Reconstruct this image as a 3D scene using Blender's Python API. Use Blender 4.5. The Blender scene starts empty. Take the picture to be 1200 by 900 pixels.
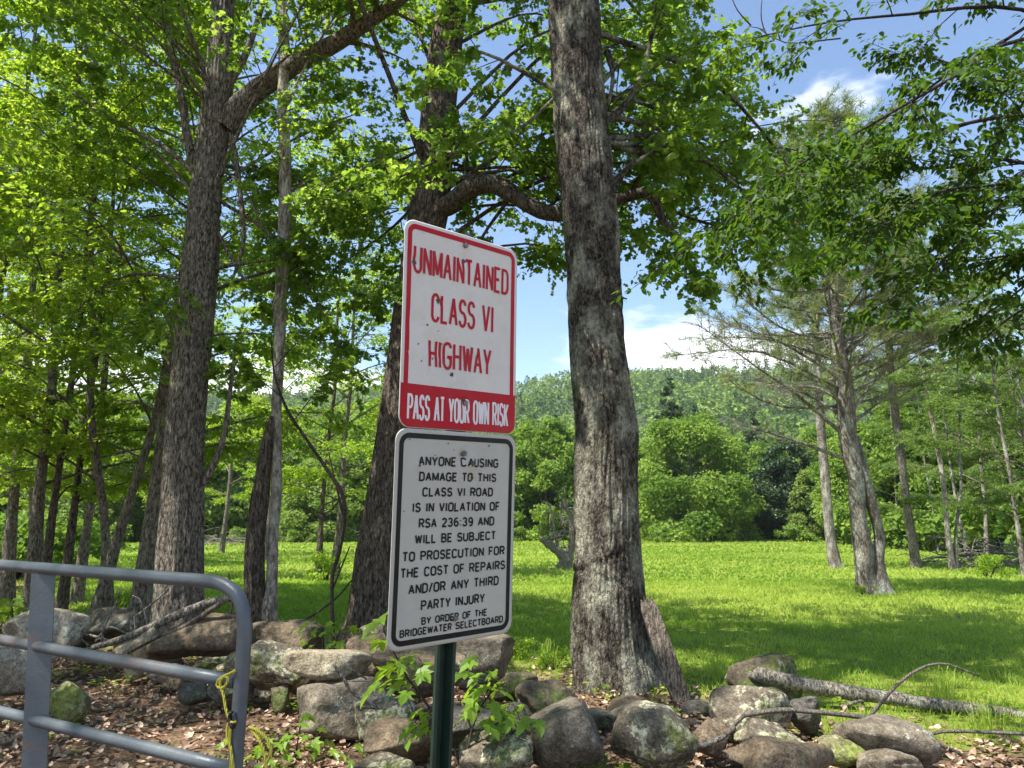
import bpy, math, random
import numpy as np
from mathutils import Matrix, Vector

sc = bpy.context.scene
COL = sc.collection
R = math.radians
# ------------------------------------------------------------------ camera
F = 873.0; PITCH = R(11.0); EYE = 1.55
cam = bpy.data.cameras.new('camera'); cam_o = bpy.data.objects.new('camera', cam); COL.objects.link(cam_o)
cam_o.location = (0, 0, EYE); cam_o.rotation_euler = (R(90) + PITCH, 0, 0)
cam.sensor_width = 36; cam.lens = F / 1200 * 36; cam.clip_start = 0.05; cam.clip_end = 6000
sc.camera = cam_o
sc.render.resolution_x = 1024; sc.render.resolution_y = 768
# ------------------------------------------------------------------ sun and sky
SUN_EL = R(60); SUN_TO = np.array([-0.90, -0.43])          # horizontal direction towards the sun
SUN_TO = SUN_TO / np.linalg.norm(SUN_TO)
sd = Vector((SUN_TO[0] * math.cos(SUN_EL), SUN_TO[1] * math.cos(SUN_EL), math.sin(SUN_EL)))
sun = bpy.data.lights.new('sun', 'SUN'); sun.energy = 5.0; sun.angle = R(0.5); sun.color = (1.0, 0.95, 0.86)
sun_o = bpy.data.objects.new('sun', sun); COL.objects.link(sun_o)
sun_o.rotation_euler = sd.to_track_quat('Z', 'Y').to_euler(); sun_o.location = (-20, -10, 40)
world = bpy.data.worlds.new('World'); sc.world = world; world.use_nodes = True
wn = world.node_tree.nodes; wl = world.node_tree.links; wn.clear()
sky = wn.new('ShaderNodeTexSky'); sky.sky_type = 'NISHITA'; sky.sun_disc = False
sky.sun_elevation = SUN_EL; sky.sun_rotation = math.atan2(SUN_TO[0], SUN_TO[1])
sky.air_density = 1.0; sky.dust_density = 0.05; sky.ozone_density = 1.7
tc = wn.new('ShaderNodeTexCoord'); mp = wn.new('ShaderNodeMapping'); mp.inputs['Scale'].default_value = (1, 1, 2.6)
mp.inputs['Location'].default_value = (0.35, 0.2, 0.1)
nz = wn.new('ShaderNodeTexNoise'); nz.inputs['Scale'].default_value = 2.6; nz.inputs['Detail'].default_value = 8; nz.inputs['Roughness'].default_value = 0.55
sep = wn.new('ShaderNodeSeparateXYZ')
lo = wn.new('ShaderNodeMapRange'); lo.inputs[1].default_value = 0.17; lo.inputs[2].default_value = 0.36; lo.inputs[3].default_value = 0.21; lo.inputs[4].default_value = 0.0; lo.interpolation_type = 'SMOOTHSTEP'
ad = wn.new('ShaderNodeMath'); ad.operation = 'ADD'
rm = wn.new('ShaderNodeMapRange'); rm.inputs[1].default_value = 0.66; rm.inputs[2].default_value = 0.77; rm.interpolation_type = 'SMOOTHSTEP'
mix = wn.new('ShaderNodeMixRGB'); mix.inputs[2].default_value = (6.4, 6.6, 6.8, 1)
bg = wn.new('ShaderNodeBackground'); bg.inputs['Strength'].default_value = 0.11
wo = wn.new('ShaderNodeOutputWorld')
wl.new(tc.outputs['Generated'], mp.inputs[0]); wl.new(mp.outputs[0], nz.inputs['Vector']); wl.new(tc.outputs['Generated'], sep.inputs[0])
wl.new(sep.outputs['Z'], lo.inputs[0]); wl.new(nz.outputs[0], ad.inputs[0]); wl.new(lo.outputs[0], ad.inputs[1]); wl.new(ad.outputs[0], rm.inputs[0])
wl.new(rm.outputs[0], mix.inputs[0]); wl.new(sky.outputs[0], mix.inputs[1]); wl.new(mix.outputs[0], bg.inputs[0]); wl.new(bg.outputs[0], wo.inputs[0])
sc.view_settings.view_transform = 'Standard'; sc.view_settings.look = 'None'; sc.view_settings.gamma = 1; sc.view_settings.exposure = 1.25
sc.render.engine = 'CYCLES'
sc.cycles.max_bounces = 7; sc.cycles.diffuse_bounces = 3; sc.cycles.glossy_bounces = 2; sc.cycles.transmission_bounces = 5
sc.cycles.use_denoising = True; sc.cycles.sample_clamp_indirect = 6

# ------------------------------------------------------------------ helpers
cs, sn = math.cos(PITCH), math.sin(PITCH)
def P(px, py, d):
    """the point seen at photo pixel (px, py) at d metres in front of the camera"""
    u, v = (px - 600) / F, (450 - py) / F
    dr = np.array([u, cs - v * sn, sn + v * cs])
    p = dr * (d / dr[1]); p[2] += EYE
    return p
rs = np.random.RandomState(5)
_perm = rs.permutation(256); _perm = np.concatenate([_perm, _perm, _perm])
_g = rs.normal(size=(256, 3)); _g /= np.linalg.norm(_g, axis=1)[:, None]
def perlin(p):
    p = np.asarray(p, float); i = np.floor(p).astype(int); f = p - i; i &= 255
    u = f * f * f * (f * (f * 6 - 15) + 10)
    out = np.zeros(p.shape[:-1])
    for dx in (0, 1):
        for dy in (0, 1):
            for dz in (0, 1):
                h = _perm[_perm[_perm[i[..., 0] + dx] + i[..., 1] + dy] + i[..., 2] + dz]
                g = _g[h]
                w = (u[..., 0] if dx else 1 - u[..., 0]) * (u[..., 1] if dy else 1 - u[..., 1]) * (u[..., 2] if dz else 1 - u[..., 2])
                out += w * (g[..., 0] * (f[..., 0] - dx) + g[..., 1] * (f[..., 1] - dy) + g[..., 2] * (f[..., 2] - dz))
    return out * 1.5
def fbm(p, n=4):
    p = np.asarray(p, float); return sum(perlin(p * 2 ** k + 17.3 * k) * 0.5 ** k for k in range(n))
def sstep(a, b, x):
    t = np.clip((x - a) / (b - a), 0, 1); return t * t * (3 - 2 * t)
def nrm(v): return v / (np.linalg.norm(v, axis=-1, keepdims=True) + 1e-9)

def mesh_np(name, V, faces, smooth=False, rnd=None):
    """faces: list of index arrays, each (n, k)"""
    me = bpy.data.meshes.new(name); V = np.asarray(V, np.float32).reshape(-1, 3)
    faces = [np.asarray(f, np.int32) for f in faces if len(f)]
    me.vertices.add(len(V)); me.vertices.foreach_set('co', V.ravel())
    if faces:
        loops = np.concatenate([f.ravel() for f in faces]); cnt = np.concatenate([np.full(len(f), f.shape[1], np.int32) for f in faces])
        st = np.concatenate([[0], np.cumsum(cnt)[:-1]]).astype(np.int32)
        me.loops.add(len(loops)); me.loops.foreach_set('vertex_index', loops)
        me.polygons.add(len(cnt)); me.polygons.foreach_set('loop_start', st)
        try: me.polygons.foreach_set('loop_total', cnt)
        except Exception: pass
        me.polygons.foreach_set('use_smooth', np.full(len(cnt), smooth, bool))
    if rnd is not None:
        a = me.attributes.new('rnd', 'FLOAT', 'POINT'); a.data.foreach_set('value', np.asarray(rnd, np.float32))
    me.update(calc_edges=True)
    return me
def root_loc(o):
    p = np.zeros(3)
    while o is not None: p += np.array(o.location); o = o.parent
    return p
def obj(name, V, faces, mat, parent=None, smooth=False, rnd=None, kind=None, label=None, loc=None, bevel=0):
    """V in world space; stored relative to the parent (or to loc)"""
    base = root_loc(parent) if parent is not None else (np.zeros(3) if loc is None else np.array(loc, float))
    me = mesh_np(name, np.asarray(V, float).reshape(-1, 3) - base, faces, smooth, rnd)
    me.materials.append(mat)
    o = bpy.data.objects.new(name, me); COL.objects.link(o)
    if parent is not None: o.parent = parent
    elif loc is not None: o.location = loc
    if kind: o['kind'] = kind
    if label: o['label'] = label
    if bevel:
        b = o.modifiers.new('bevel', 'BEVEL'); b.width = bevel; b.segments = 2; b.limit_method = 'ANGLE'
    return o
def thing(name, label, cat, loc, group=None):
    o = bpy.data.objects.new(name, None); COL.objects.link(o); o.location = tuple(loc); o.empty_display_size = 0.2
    o['label'] = label; o['category'] = cat
    if group: o['group'] = group
    return o
def tag(o, label, cat, group=None):
    o['label'] = label; o['category'] = cat
    if group: o['group'] = group
    return o
def copy_tree(o, loc, rz, scale, label, group=None):
    c = o.copy(); COL.objects.link(c); c.location = tuple(loc); c.rotation_euler = (0, 0, rz); c.scale = scale if hasattr(scale, '__len__') else (scale,) * 3
    c['label'] = label
    if group: c['group'] = group
    for ch in list(o.children):
        d = ch.copy(); COL.objects.link(d); d.parent = c
    return c

class MB:
    def __init__(s): s.V = []; s.F = {}; s.n = 0; s.r = []
    def add(s, V, *faces, rnd=0.5):
        V = np.asarray(V, float).reshape(-1, 3)
        for f in faces:
            f = np.asarray(f, int)
            if len(f): s.F.setdefault(f.shape[1], []).append(f + s.n)
        s.V.append(V); s.n += len(V)
        s.r.append(np.full(len(V), rnd) if np.isscalar(rnd) else np.asarray(rnd))
    def build(s, name, mat, parent=None, **k):
        if not s.n: return None
        return obj(name, np.concatenate(s.V), [np.concatenate(f) for f in s.F.values()], mat, parent, rnd=np.concatenate(s.r), **k)

def smooth_path(pts, n):
    pts = np.asarray(pts, float)
    if len(pts) == 2: return pts[0] + np.linspace(0, 1, n)[:, None] * (pts[1] - pts[0])
    q = np.vstack([2 * pts[0] - pts[1], pts, 2 * pts[-1] - pts[-2]])
    L = np.concatenate([[0], np.cumsum(np.linalg.norm(np.diff(pts[:, :3], axis=0), axis=1))]); s = np.linspace(0, L[-1], n)
    k = np.clip(np.searchsorted(L, s, side='right') - 1, 0, len(pts) - 2); t = ((s - L[k]) / (L[k + 1] - L[k] + 1e-9))[:, None]
    p0, p1, p2, p3 = q[k], q[k + 1], q[k + 2], q[k + 3]
    return 0.5 * (2 * p1 + (p2 - p0) * t + (2 * p0 - 5 * p1 + 4 * p2 - p3) * t ** 2 + (3 * p1 - p0 - 3 * p2 + p3) * t ** 3)
def frames(pts):
    t = nrm(np.gradient(pts, axis=0))
    ref = np.array([0, 0, 1.0]) if abs(t[0, 2]) < 0.8 else np.array([0, 1.0, 0])
    a = np.zeros_like(pts); a[0] = nrm(np.cross(t[0], ref))
    for i in range(1, len(pts)):
        v = a[i - 1] - t[i] * np.dot(a[i - 1], t[i]); a[i] = v / (np.linalg.norm(v) + 1e-9)
    return t, a, np.cross(t, a)
def tube(mb, pts, rad, sides=8, cap=True, amp=0.0, freq=6.0, rnd=0.5):
    pts = np.asarray(pts, float); rad = np.broadcast_to(np.asarray(rad, float), (len(pts),))
    t, a, b = frames(pts); th = np.linspace(0, 2 * np.pi, sides, endpoint=False)
    c, s = np.cos(th), np.sin(th)
    rr = np.repeat(rad[:, None], sides, 1)
    dirs = a[:, None, :] * c[None, :, None] + b[:, None, :] * s[None, :, None]
    V = pts[:, None, :] + dirs * rr[..., None]
    if amp: V = V + dirs * (fbm(V * freq, 3) * amp * rr)[..., None]
    n = len(pts); i = np.arange(n - 1)[:, None] * sides; j = np.arange(sides)[None, :]; j2 = (j + 1) % sides
    q = np.stack([i + j, i + j2, i + sides + j2, i + sides + j], -1).reshape(-1, 4)
    V = V.reshape(-1, 3); tris = []
    if cap:
        V = np.vstack([V, pts[0], pts[-1]]); k = n * sides
        tris = [[k, (m + 1) % sides, m] for m in range(sides)] + [[k + 1, (n - 1) * sides + m, (n - 1) * sides + (m + 1) % sides] for m in range(sides)]
    mb.add(V, q, tris, rnd=rnd)
def trunk_mesh(pts, rad, sides=96, step=0.04, furrow=0.016, vfreq=1.1, cell=0.055, flare=0.0, flare_h=0.6, knots=(), lump=0.05, scars=()):
    """a trunk whose bark ridges are real relief"""
    pts = np.asarray(pts, float); L = np.linalg.norm(np.diff(pts, axis=0), axis=1).sum(); n = max(8, int(L / step))
    q = smooth_path(np.hstack([pts, np.asarray(rad, float)[:, None]]), n); c0 = q[:, :3]; r = q[:, 3]
    t, a, b = frames(c0); th = np.linspace(0, 2 * np.pi, sides, endpoint=False)
    dirs = a[:, None, :] * np.cos(th)[None, :, None] + b[:, None, :] * np.sin(th)[None, :, None]
    s = np.linspace(0, L, n)[:, None]
    X = dirs * r[:, None, None] / cell
    X = X + 0.0; X[..., 2] = 0
    ph = np.stack([dirs[..., 0] * r[:, None] / cell, dirs[..., 1] * r[:, None] / cell, np.repeat(s * vfreq * 4, sides, 1)], -1)
    ph = ph + 0.35 * np.stack([perlin(ph * 0.5 + 9), perlin(ph * 0.5 + 31), perlin(ph * 0.5 + 57)], -1)
    rid = 1 - 2.2 * np.abs(perlin(ph * np.array([1, 1, 0.35]))); rid = np.clip(rid, -1, 1)
    fine = perlin(ph * np.array([2.4, 2.4, 1.6]) + 5)
    big = fbm(np.stack([dirs[..., 0] * 0.9, dirs[..., 1] * 0.9, np.repeat(s * 0.9, sides, 1)], -1) + pts[0, 0], 3)
    rr = r[:, None] * (1 + lump * big) + furrow * (-rid * 0.9 + 0.35 * fine)
    if flare:
        e = np.exp(-s / flare_h * 2.2); lob = 0.55 + 0.45 * np.cos(th * 5 + 1.3 + 0.6 * np.sin(th * 2))[None, :]
        rr = rr + r[0] * flare * e * lob
    V = c0[:, None, :] + dirs * rr[..., None]
    for kp, kr, ka in knots:
        d = np.linalg.norm(V - np.asarray(kp)[None, None], axis=-1); V = V + dirs * (ka * np.exp(-(d / kr) ** 2))[..., None]
    for z0, slope, w, dep in scars:                       # ring-like scars and folds round the trunk
        zz = s + 0.05 * np.sin(th * 2 + z0 * 7)[None, :] + slope * dirs[..., 0] + 0.05 * perlin(ph * 0.3 + z0)
        V = V + dirs * (dep * (np.exp(-((zz - z0 - w) / w) ** 2) - 1.3 * np.exp(-((zz - z0) / w) ** 2)))[..., None]
    i = np.arange(n - 1)[:, None] * sides; j = np.arange(sides)[None, :]; j2 = (j + 1) % sides
    f = np.stack([i + j, i + j2, i + sides + j2, i + sides + j], -1).reshape(-1, 4)
    V = np.vstack([V.reshape(-1, 3), c0[-1]]); k = n * sides
    tr = [[k, k - sides + m, k - sides + (m + 1) % sides] for m in range(sides)]
    return V, [f, np.array(tr)]

# leaf outlines: x runs along the leaf, y across, z up
def _mirror(h):
    up = [(x, y, z) for x, y, z in h]; return up
T_DIA = (np.array([(0, 0, 0), (.45, .30, .10), (1, 0, -.06), (.45, -.30, .10)]), [np.array([[0, 1, 2], [0, 2, 3]])])
T_OVAL = (np.array([(0, 0, 0), (.28, .26, .07), (.66, .24, .04), (1, 0, -.10), (.66, -.24, .04), (.28, -.26, .07)]), [np.array([[0, 3, 2, 1], [0, 5, 4, 3]])])
_h = [(.08, .42), (.33, .17), (.68, .47)]
def _fan(h): return [(.28, 0, 0), (0, 0, .02)] + [(x, y, .05 - .12 * y) for x, y in h] + [(1.05, 0, -.08)] + [(x, -y, .05 - .12 * y) for x, y in h[::-1]]
_v = _fan([(-.06, .20), (.14, .46), (.27, .24), (.46, .34), (.62, .54), (.62, .20), (.80, .22)]); T_BIG = (np.array(_v), [np.array([[0, 1 + k, 1 + (k + 1) % (len(_v) - 1)] for k in range(len(_v) - 1)])])
_v = _fan(_h)
_n = len(_v) - 1
T_MAPLE = (np.array(_v), [np.array([[0, 1 + k, 1 + (k + 1) % _n] for k in range(_n)])])
T_QUADC = (np.array([(0, 0, 0), (.5, .5, .12), (1, 0, 0), (.5, -.5, .12)]), [np.array([[0, 1, 2], [0, 2, 3]])])
def leaves(mb, pos, axis, up, size, tmpl, rnd):
    tv, tf = tmpl; N = len(pos); k = len(tv)
    ax = nrm(axis); sd_ = nrm(np.cross(up, ax)); nn = np.cross(ax, sd_)
    sz = np.broadcast_to(size, (N,))[:, None, None]
    V = pos[:, None, :] + (ax[:, None, :] * tv[None, :, 0:1] + sd_[:, None, :] * tv[None, :, 1:2] + nn[:, None, :] * tv[None, :, 2:3]) * sz
    off = (np.arange(N) * k)[:, None, None]
    mb.add(V.reshape(-1, 3), *[(off + f[None]).reshape(-1, f.shape[1]) for f in tf], rnd=np.repeat(rnd, k))

class Twigs:
    """collects leafy twigs and turns them into a wood mesh and a leaf mesh"""
    def __init__(s, seed): s.rg = np.random.RandomState(seed); s.b = []; s.d = []; s.l = []
    def spray(s, pts, width, ntw, t0=0.1, flat=0.22):
        rg = s.rg; pts = np.asarray(pts, float); n = len(pts)
        t = rg.uniform(t0, 1.0, ntw) ** 0.8; x = t * (n - 1); i = np.clip(x.astype(int), 0, n - 2)
        p = pts[i] + (pts[i + 1] - pts[i]) * (x - i)[:, None]; d = nrm(pts[i + 1] - pts[i])
        sgn = rg.choice([-1, 1], ntw)[:, None]; side = nrm(np.cross(d, [0, 0, 1.0])) * sgn
        dr = nrm(d * rg.uniform(.4, .9, (ntw, 1)) + side * rg.uniform(.5, 1.0, (ntw, 1)) + np.array([0, 0, 1]) * rg.normal(-.05, flat, (ntw, 1)))
        s.b.append(p); s.d.append(dr); s.l.append(width * (1 - .45 * t) * rg.uniform(.55, 1.15, ntw))
        s.b.append(pts[-1:]); s.d.append(nrm(pts[-1:] - pts[-2:-1])); s.l.append(np.array([width * .6]))
    def limb(s, wood, pts, r0, r1, nsec, seclen, width, ntw, sides=6, t0=0.25, droop=0.15):
        """a limb with side branches, each a leafy spray"""
        rg = s.rg; pts = smooth_path(pts, max(6, len(pts) * 3)); n = len(pts)
        tube(wood, pts, np.linspace(r0, r1, n), sides, cap=False, amp=.15, freq=5)
        s.spray(pts[int(n * .55):], width, ntw)
        for k in range(nsec):
            t = t0 + (1 - t0) * (k + rg.uniform(0, .9)) / nsec; x = t * (n - 1); i = min(int(x), n - 2)
            p = pts[i] + (pts[i + 1] - pts[i]) * (x - i); d = nrm(pts[i + 1] - pts[i])
            side = nrm(np.cross(d, [0, 0, 1.0])) * (1 if (k + (rg.rand() < .15)) % 2 else -1)
            dr = nrm(d * rg.uniform(.5, 1.0) + side * rg.uniform(.6, 1.1) + np.array([0, 0, rg.normal(.05, .22)]))
            L = seclen * (1.1 - .5 * t) * rg.uniform(.7, 1.2)
            u = np.linspace(0, 1, 5)[:, None]; bend = rg.normal(0, .12, 3)
            sp = p + dr * L * u + bend * L * u ** 2 + np.array([0, 0, -droop * L]) * u ** 2
            rr = max(.004, (r0 + (r1 - r0) * t) * .45)
            tube(wood, sp, np.linspace(rr, .003, 5), 4, cap=False)
            s.spray(sp, width, ntw)
    def finish(s, wood, leafmb, nleaf, size, tmpl, tilt=0.4, droop=0.35, wood_r=0.0025, keep=None):
        if not s.b: return 0
        rg = s.rg; b = np.concatenate(s.b); d = np.concatenate(s.d); l = np.concatenate(s.l)
        if keep is not None:
            m = keep(b + d * l[:, None]); b, d, l = b[m], d[m], l[m]
        N = len(b); e = b + d * l[:, None] + np.array([0, 0, -.12]) * (l ** 2)[:, None]
        if wood_r:
            a1 = nrm(np.cross(d, [0, 0, 1.0])) * wood_r; a2 = np.cross(d, a1)
            V = np.stack([b + a1, b - .5 * a1 + .87 * a2, b - .5 * a1 - .87 * a2, e], 1).reshape(-1, 3); o = (np.arange(N) * 4)[:, None, None]
            wood.add(V, (o + np.array([[0, 1, 3], [1, 2, 3], [2, 0, 3]])[None]).reshape(-1, 3))
        m = N * nleaf; u = rg.uniform(.1, 1.05, (N, nleaf))
        p = b[:, None] + (e - b)[:, None] * u[..., None] + rg.normal(0, .025, (N, nleaf, 3))
        side = nrm(np.cross(d, [0, 0, 1.0]))[:, None] * rg.choice([-1, 1], (N, nleaf))[..., None]
        ax = d[:, None] * rg.uniform(.1, .9, (N, nleaf, 1)) + side * rg.uniform(.3, 1, (N, nleaf, 1)) + rg.normal(0, .25, (N, nleaf, 3)) + np.array([0, 0, -droop])
        up = np.array([0, 0, 1.0]) + rg.normal(0, tilt, (N, nleaf, 3))
        rn = np.clip(rg.normal(.5, .18, (N, 1)) + rg.normal(0, .14, (N, nleaf)), 0, 1)
        leaves(leafmb, p.reshape(-1, 3), ax.reshape(-1, 3), up.reshape(-1, 3), size * rg.uniform(.6, 1.2, m), tmpl, rn.ravel())
        return m

# ------------------------------------------------------------------ materials
def mat(name):
    m = bpy.data.materials.new(name); m.use_nodes = True; nt = m.node_tree; nt.nodes.clear()
    out = nt.nodes.new('ShaderNodeOutputMaterial'); return m, nt, out
def N(nt, t, **k):
    n = nt.nodes.new(t)
    for a, v in k.items():
        if a.startswith('i_'):
            key = a[2:]; n.inputs[int(key) if key.isdigit() else key].default_value = v
        else: setattr(n, a, v)
    return n
def ramp(nt, src, stops):
    r = nt.nodes.new('ShaderNodeValToRGB'); e = r.color_ramp.elements
    while len(e) > 1: e.remove(e[-1])
    e[0].position, e[0].color = stops[0][0], (*stops[0][1], 1)
    for p, c in stops[1:]:
        x = e.new(p); x.color = (*c, 1)
    nt.links.new(src, r.inputs[0]); return r.outputs[0]
def noise(nt, vec, scale, detail=5, rough=.55, dist=0.0):
    n = N(nt, 'ShaderNodeTexNoise'); n.inputs['Scale'].default_value = scale; n.inputs['Detail'].default_value = detail
    n.inputs['Roughness'].default_value = rough; n.inputs['Distortion'].default_value = dist; nt.links.new(vec, n.inputs['Vector']); return n.outputs[0]
def mapped(nt, scale, kind='Object'):
    t = N(nt, 'ShaderNodeTexCoord'); m = N(nt, 'ShaderNodeMapping'); m.inputs['Scale'].default_value = scale
    nt.links.new(t.outputs[kind], m.inputs[0]); return m.outputs[0]
def bump(nt, h, dist, strength=1.0):
    b = N(nt, 'ShaderNodeBump'); b.inputs['Distance'].default_value = dist; b.inputs['Strength'].default_value = strength
    nt.links.new(h, b.inputs['Height']); return b.outputs[0]
def mixc(nt, fac, a, b, mode='MIX'):
    m = N(nt, 'ShaderNodeMixRGB', blend_type=mode)
    if isinstance(fac, float): m.inputs[0].default_value = fac
    else: nt.links.new(fac, m.inputs[0])
    for k, x in ((1, a), (2, b)):
        if isinstance(x, tuple): m.inputs[k].default_value = (*x, 1)
        else: nt.links.new(x, m.inputs[k])
    return m.outputs[0]
def pbsdf(nt, out, col, rough=.8, nor=None, spec=.3, metal=0.0):
    p = N(nt, 'ShaderNodeBsdfPrincipled'); p.inputs['Metallic'].default_value = metal
    if isinstance(rough, float): p.inputs['Roughness'].default_value = rough
    else: nt.links.new(rough, p.inputs['Roughness'])
    p.inputs['Specular IOR Level'].default_value = spec
    if isinstance(col, tuple): p.inputs['Base Color'].default_value = (*col, 1)
    else: nt.links.new(col, p.inputs['Base Color'])
    if nor is not None: nt.links.new(nor, p.inputs['Normal'])
    if out is not None: nt.links.new(p.outputs[0], out.inputs[0])
    return p
def leaf_mat(name, dark, light, tdark, tlight, fac=.42, spec=.35, rough=.42):
    m, nt, out = mat(name); a = N(nt, 'ShaderNodeAttribute', attribute_name='rnd')
    c = ramp(nt, a.outputs['Fac'], [(0.1, dark), (.9, light)]); t = ramp(nt, a.outputs['Fac'], [(0.1, tdark), (.9, tlight)])
    p = pbsdf(nt, None, c, rough, spec=spec); tr = N(nt, 'ShaderNodeBsdfTranslucent'); nt.links.new(t, tr.inputs[0])
    mx = N(nt, 'ShaderNodeMixShader'); mx.inputs[0].default_value = fac
    nt.links.new(p.outputs[0], mx.inputs[1]); nt.links.new(tr.outputs[0], mx.inputs[2]); nt.links.new(mx.outputs[0], out.inputs[0]); return m
def bark_mat(name, c1, c2, lich, lfac=.55, scale=1.0, moss=None, vert=0.3, bd=.028, crack=.9, lsize=3.2):
    m, nt, out = mat(name); v = mapped(nt, (scale, scale, scale * vert))
    n1 = noise(nt, v, 34, 10, .72, .5); n2 = noise(nt, mapped(nt, (1, 1, .6)), lsize, 6, .65); n3 = noise(nt, mapped(nt, (1, 1, .8)), 24, 9, .75)
    vo = N(nt, 'ShaderNodeTexVoronoi', feature='DISTANCE_TO_EDGE'); vo.inputs['Scale'].default_value = 27
    nn = N(nt, 'ShaderNodeTexNoise'); nn.inputs['Scale'].default_value = 14; nn.inputs['Detail'].default_value = 5; nt.links.new(v, nn.inputs['Vector'])
    va = N(nt, 'ShaderNodeVectorMath', operation='MULTIPLY_ADD'); nt.links.new(nn.outputs['Color'], va.inputs[0]); va.inputs[1].default_value = (.13, .13, .13); nt.links.new(v, va.inputs[2]); nt.links.new(va.outputs[0], vo.inputs['Vector'])
    vr = ramp(nt, vo.outputs['Distance'], [(0, (.42, .42, .42)), (.10, (.85, .85, .85)), (.3, (1, 1, 1))])
    base = mixc(nt, crack, ramp(nt, n1, [(.42, c1), (.58, c2)]), vr, 'MULTIPLY')
    lm = ramp(nt, n2, [(lfac - .03, (0, 0, 0)), (lfac + .12, (1, 1, 1))]); lm2 = ramp(nt, n3, [(.36, (.05, .05, .05)), (.60, (1, 1, 1))])
    base = mixc(nt, mixc(nt, 1.0, lm, lm2, 'MULTIPLY'), base, lich)
    if moss:
        n4 = noise(nt, mapped(nt, (1, 1, 1)), 2.0, 5, .7); base = mixc(nt, ramp(nt, n4, [(.58, (0, 0, 0)), (.7, (.8, .8, .8))]), base, moss)
    pbsdf(nt, out, base, .9, bump(nt, mixc(nt, .5, n1, vr), bd), .15); return m

M_maple = leaf_mat('maple_leaf', (.05, .11, .012), (.13, .21, .022), (.20, .37, .022), (.42, .58, .065), .5)
M_beech = leaf_mat('beech_leaf', (.022, .055, .010), (.06, .115, .018), (.08, .18, .008), (.19, .33, .018), .42, .2, .5)
M_wood_l = leaf_mat('woodland_leaf', (.07, .14, .014), (.17, .26, .03), (.32, .52, .02), (.60, .76, .06), .55)
M_far_l = leaf_mat('far_leaf', (.08, .155, .02), (.22, .31, .05), (.17, .32, .02), (.38, .54, .055), .38, .2, .6)
M_pale_l = leaf_mat('pale_leaf', (.11, .18, .035), (.22, .29, .07), (.20, .34, .03), (.38, .50, .07), .4, .2, .6)
M_dark_l = leaf_mat('dark_leaf', (.018, .045, .012), (.05, .09, .022), (.03, .08, .01), (.07, .14, .02), .25)
M_edge_l = leaf_mat('edge_wood_leaf', (.055, .11, .022), (.13, .19, .04), (.15, .28, .02), (.30, .44, .05), .42)
M_needle = leaf_mat('pine_needle', (.10, .16, .04), (.24, .27, .08), (.2, .3, .04), (.38, .42, .09), .35)
M_hill_l = leaf_mat('hill_leaf', (.07, .13, .03), (.21, .30, .055), (.08, .16, .02), (.24, .36, .04), .3, .1, .8)
M_sap = leaf_mat('sapling_leaf', (.11, .21, .02), (.20, .32, .035), (.25, .45, .02), (.42, .62, .03), .45)
M_grass = leaf_mat('grass_blade', (.12, .22, .026), (.31, .39, .07), (.28, .48, .035), (.60, .74, .11), .47, .15, .7)
M_litter = leaf_mat('litter_leaf', (.16, .09, .055), (.62, .45, .33), (.08, .03, .012), (.30, .16, .09), .2, .25, .6)
M_bark_maple = bark_mat('maple_bark', (.022, .018, .014), (.15, .125, .10), (.42, .41, .31), .49, 1.0, (.06, .07, .025), bd=.035, vert=.5)
M_bark_ash = bark_mat('ash_bark', (.06, .048, .038), (.35, .30, .245), (.32, .33, .25), .60, 1.1)
M_bark_mid = bark_mat('furrowed_bark', (.04, .032, .025), (.19, .152, .118), (.28, .29, .2), .62, 1.0)
M_bark_pale = bark_mat('pale_bark', (.12, .095, .072), (.42, .37, .31), (.55, .53, .46), .5, .8, crack=.5)
M_bark_dark = bark_mat('dark_bark', (.075, .064, .05), (.31, .27, .22), (.24, .25, .18), .58, 1.0)
M_bark_grey = bark_mat('grey_bark', (.10, .085, .072), (.26, .225, .195), (.42, .42, .36), .5, .8)
M_twig = bark_mat('twig_bark', (.04, .032, .025), (.12, .10, .08), (.2, .2, .15), .6, 3)
M_grey_twig = bark_mat('grey_twig', (.10, .085, .07), (.30, .265, .22), (.3, .3, .24), .6, 3, crack=.2)
M_deadwood = bark_mat('grey_deadwood', (.07, .058, .046), (.36, .325, .275), (.5, .5, .43), .6, 1.5, vert=.35, crack=.15)
M_plank = bark_mat('weathered_wood', (.05, .036, .027), (.21, .175, .14), (.28, .26, .21), .58, 1.3, vert=.05, crack=.0)

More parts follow.
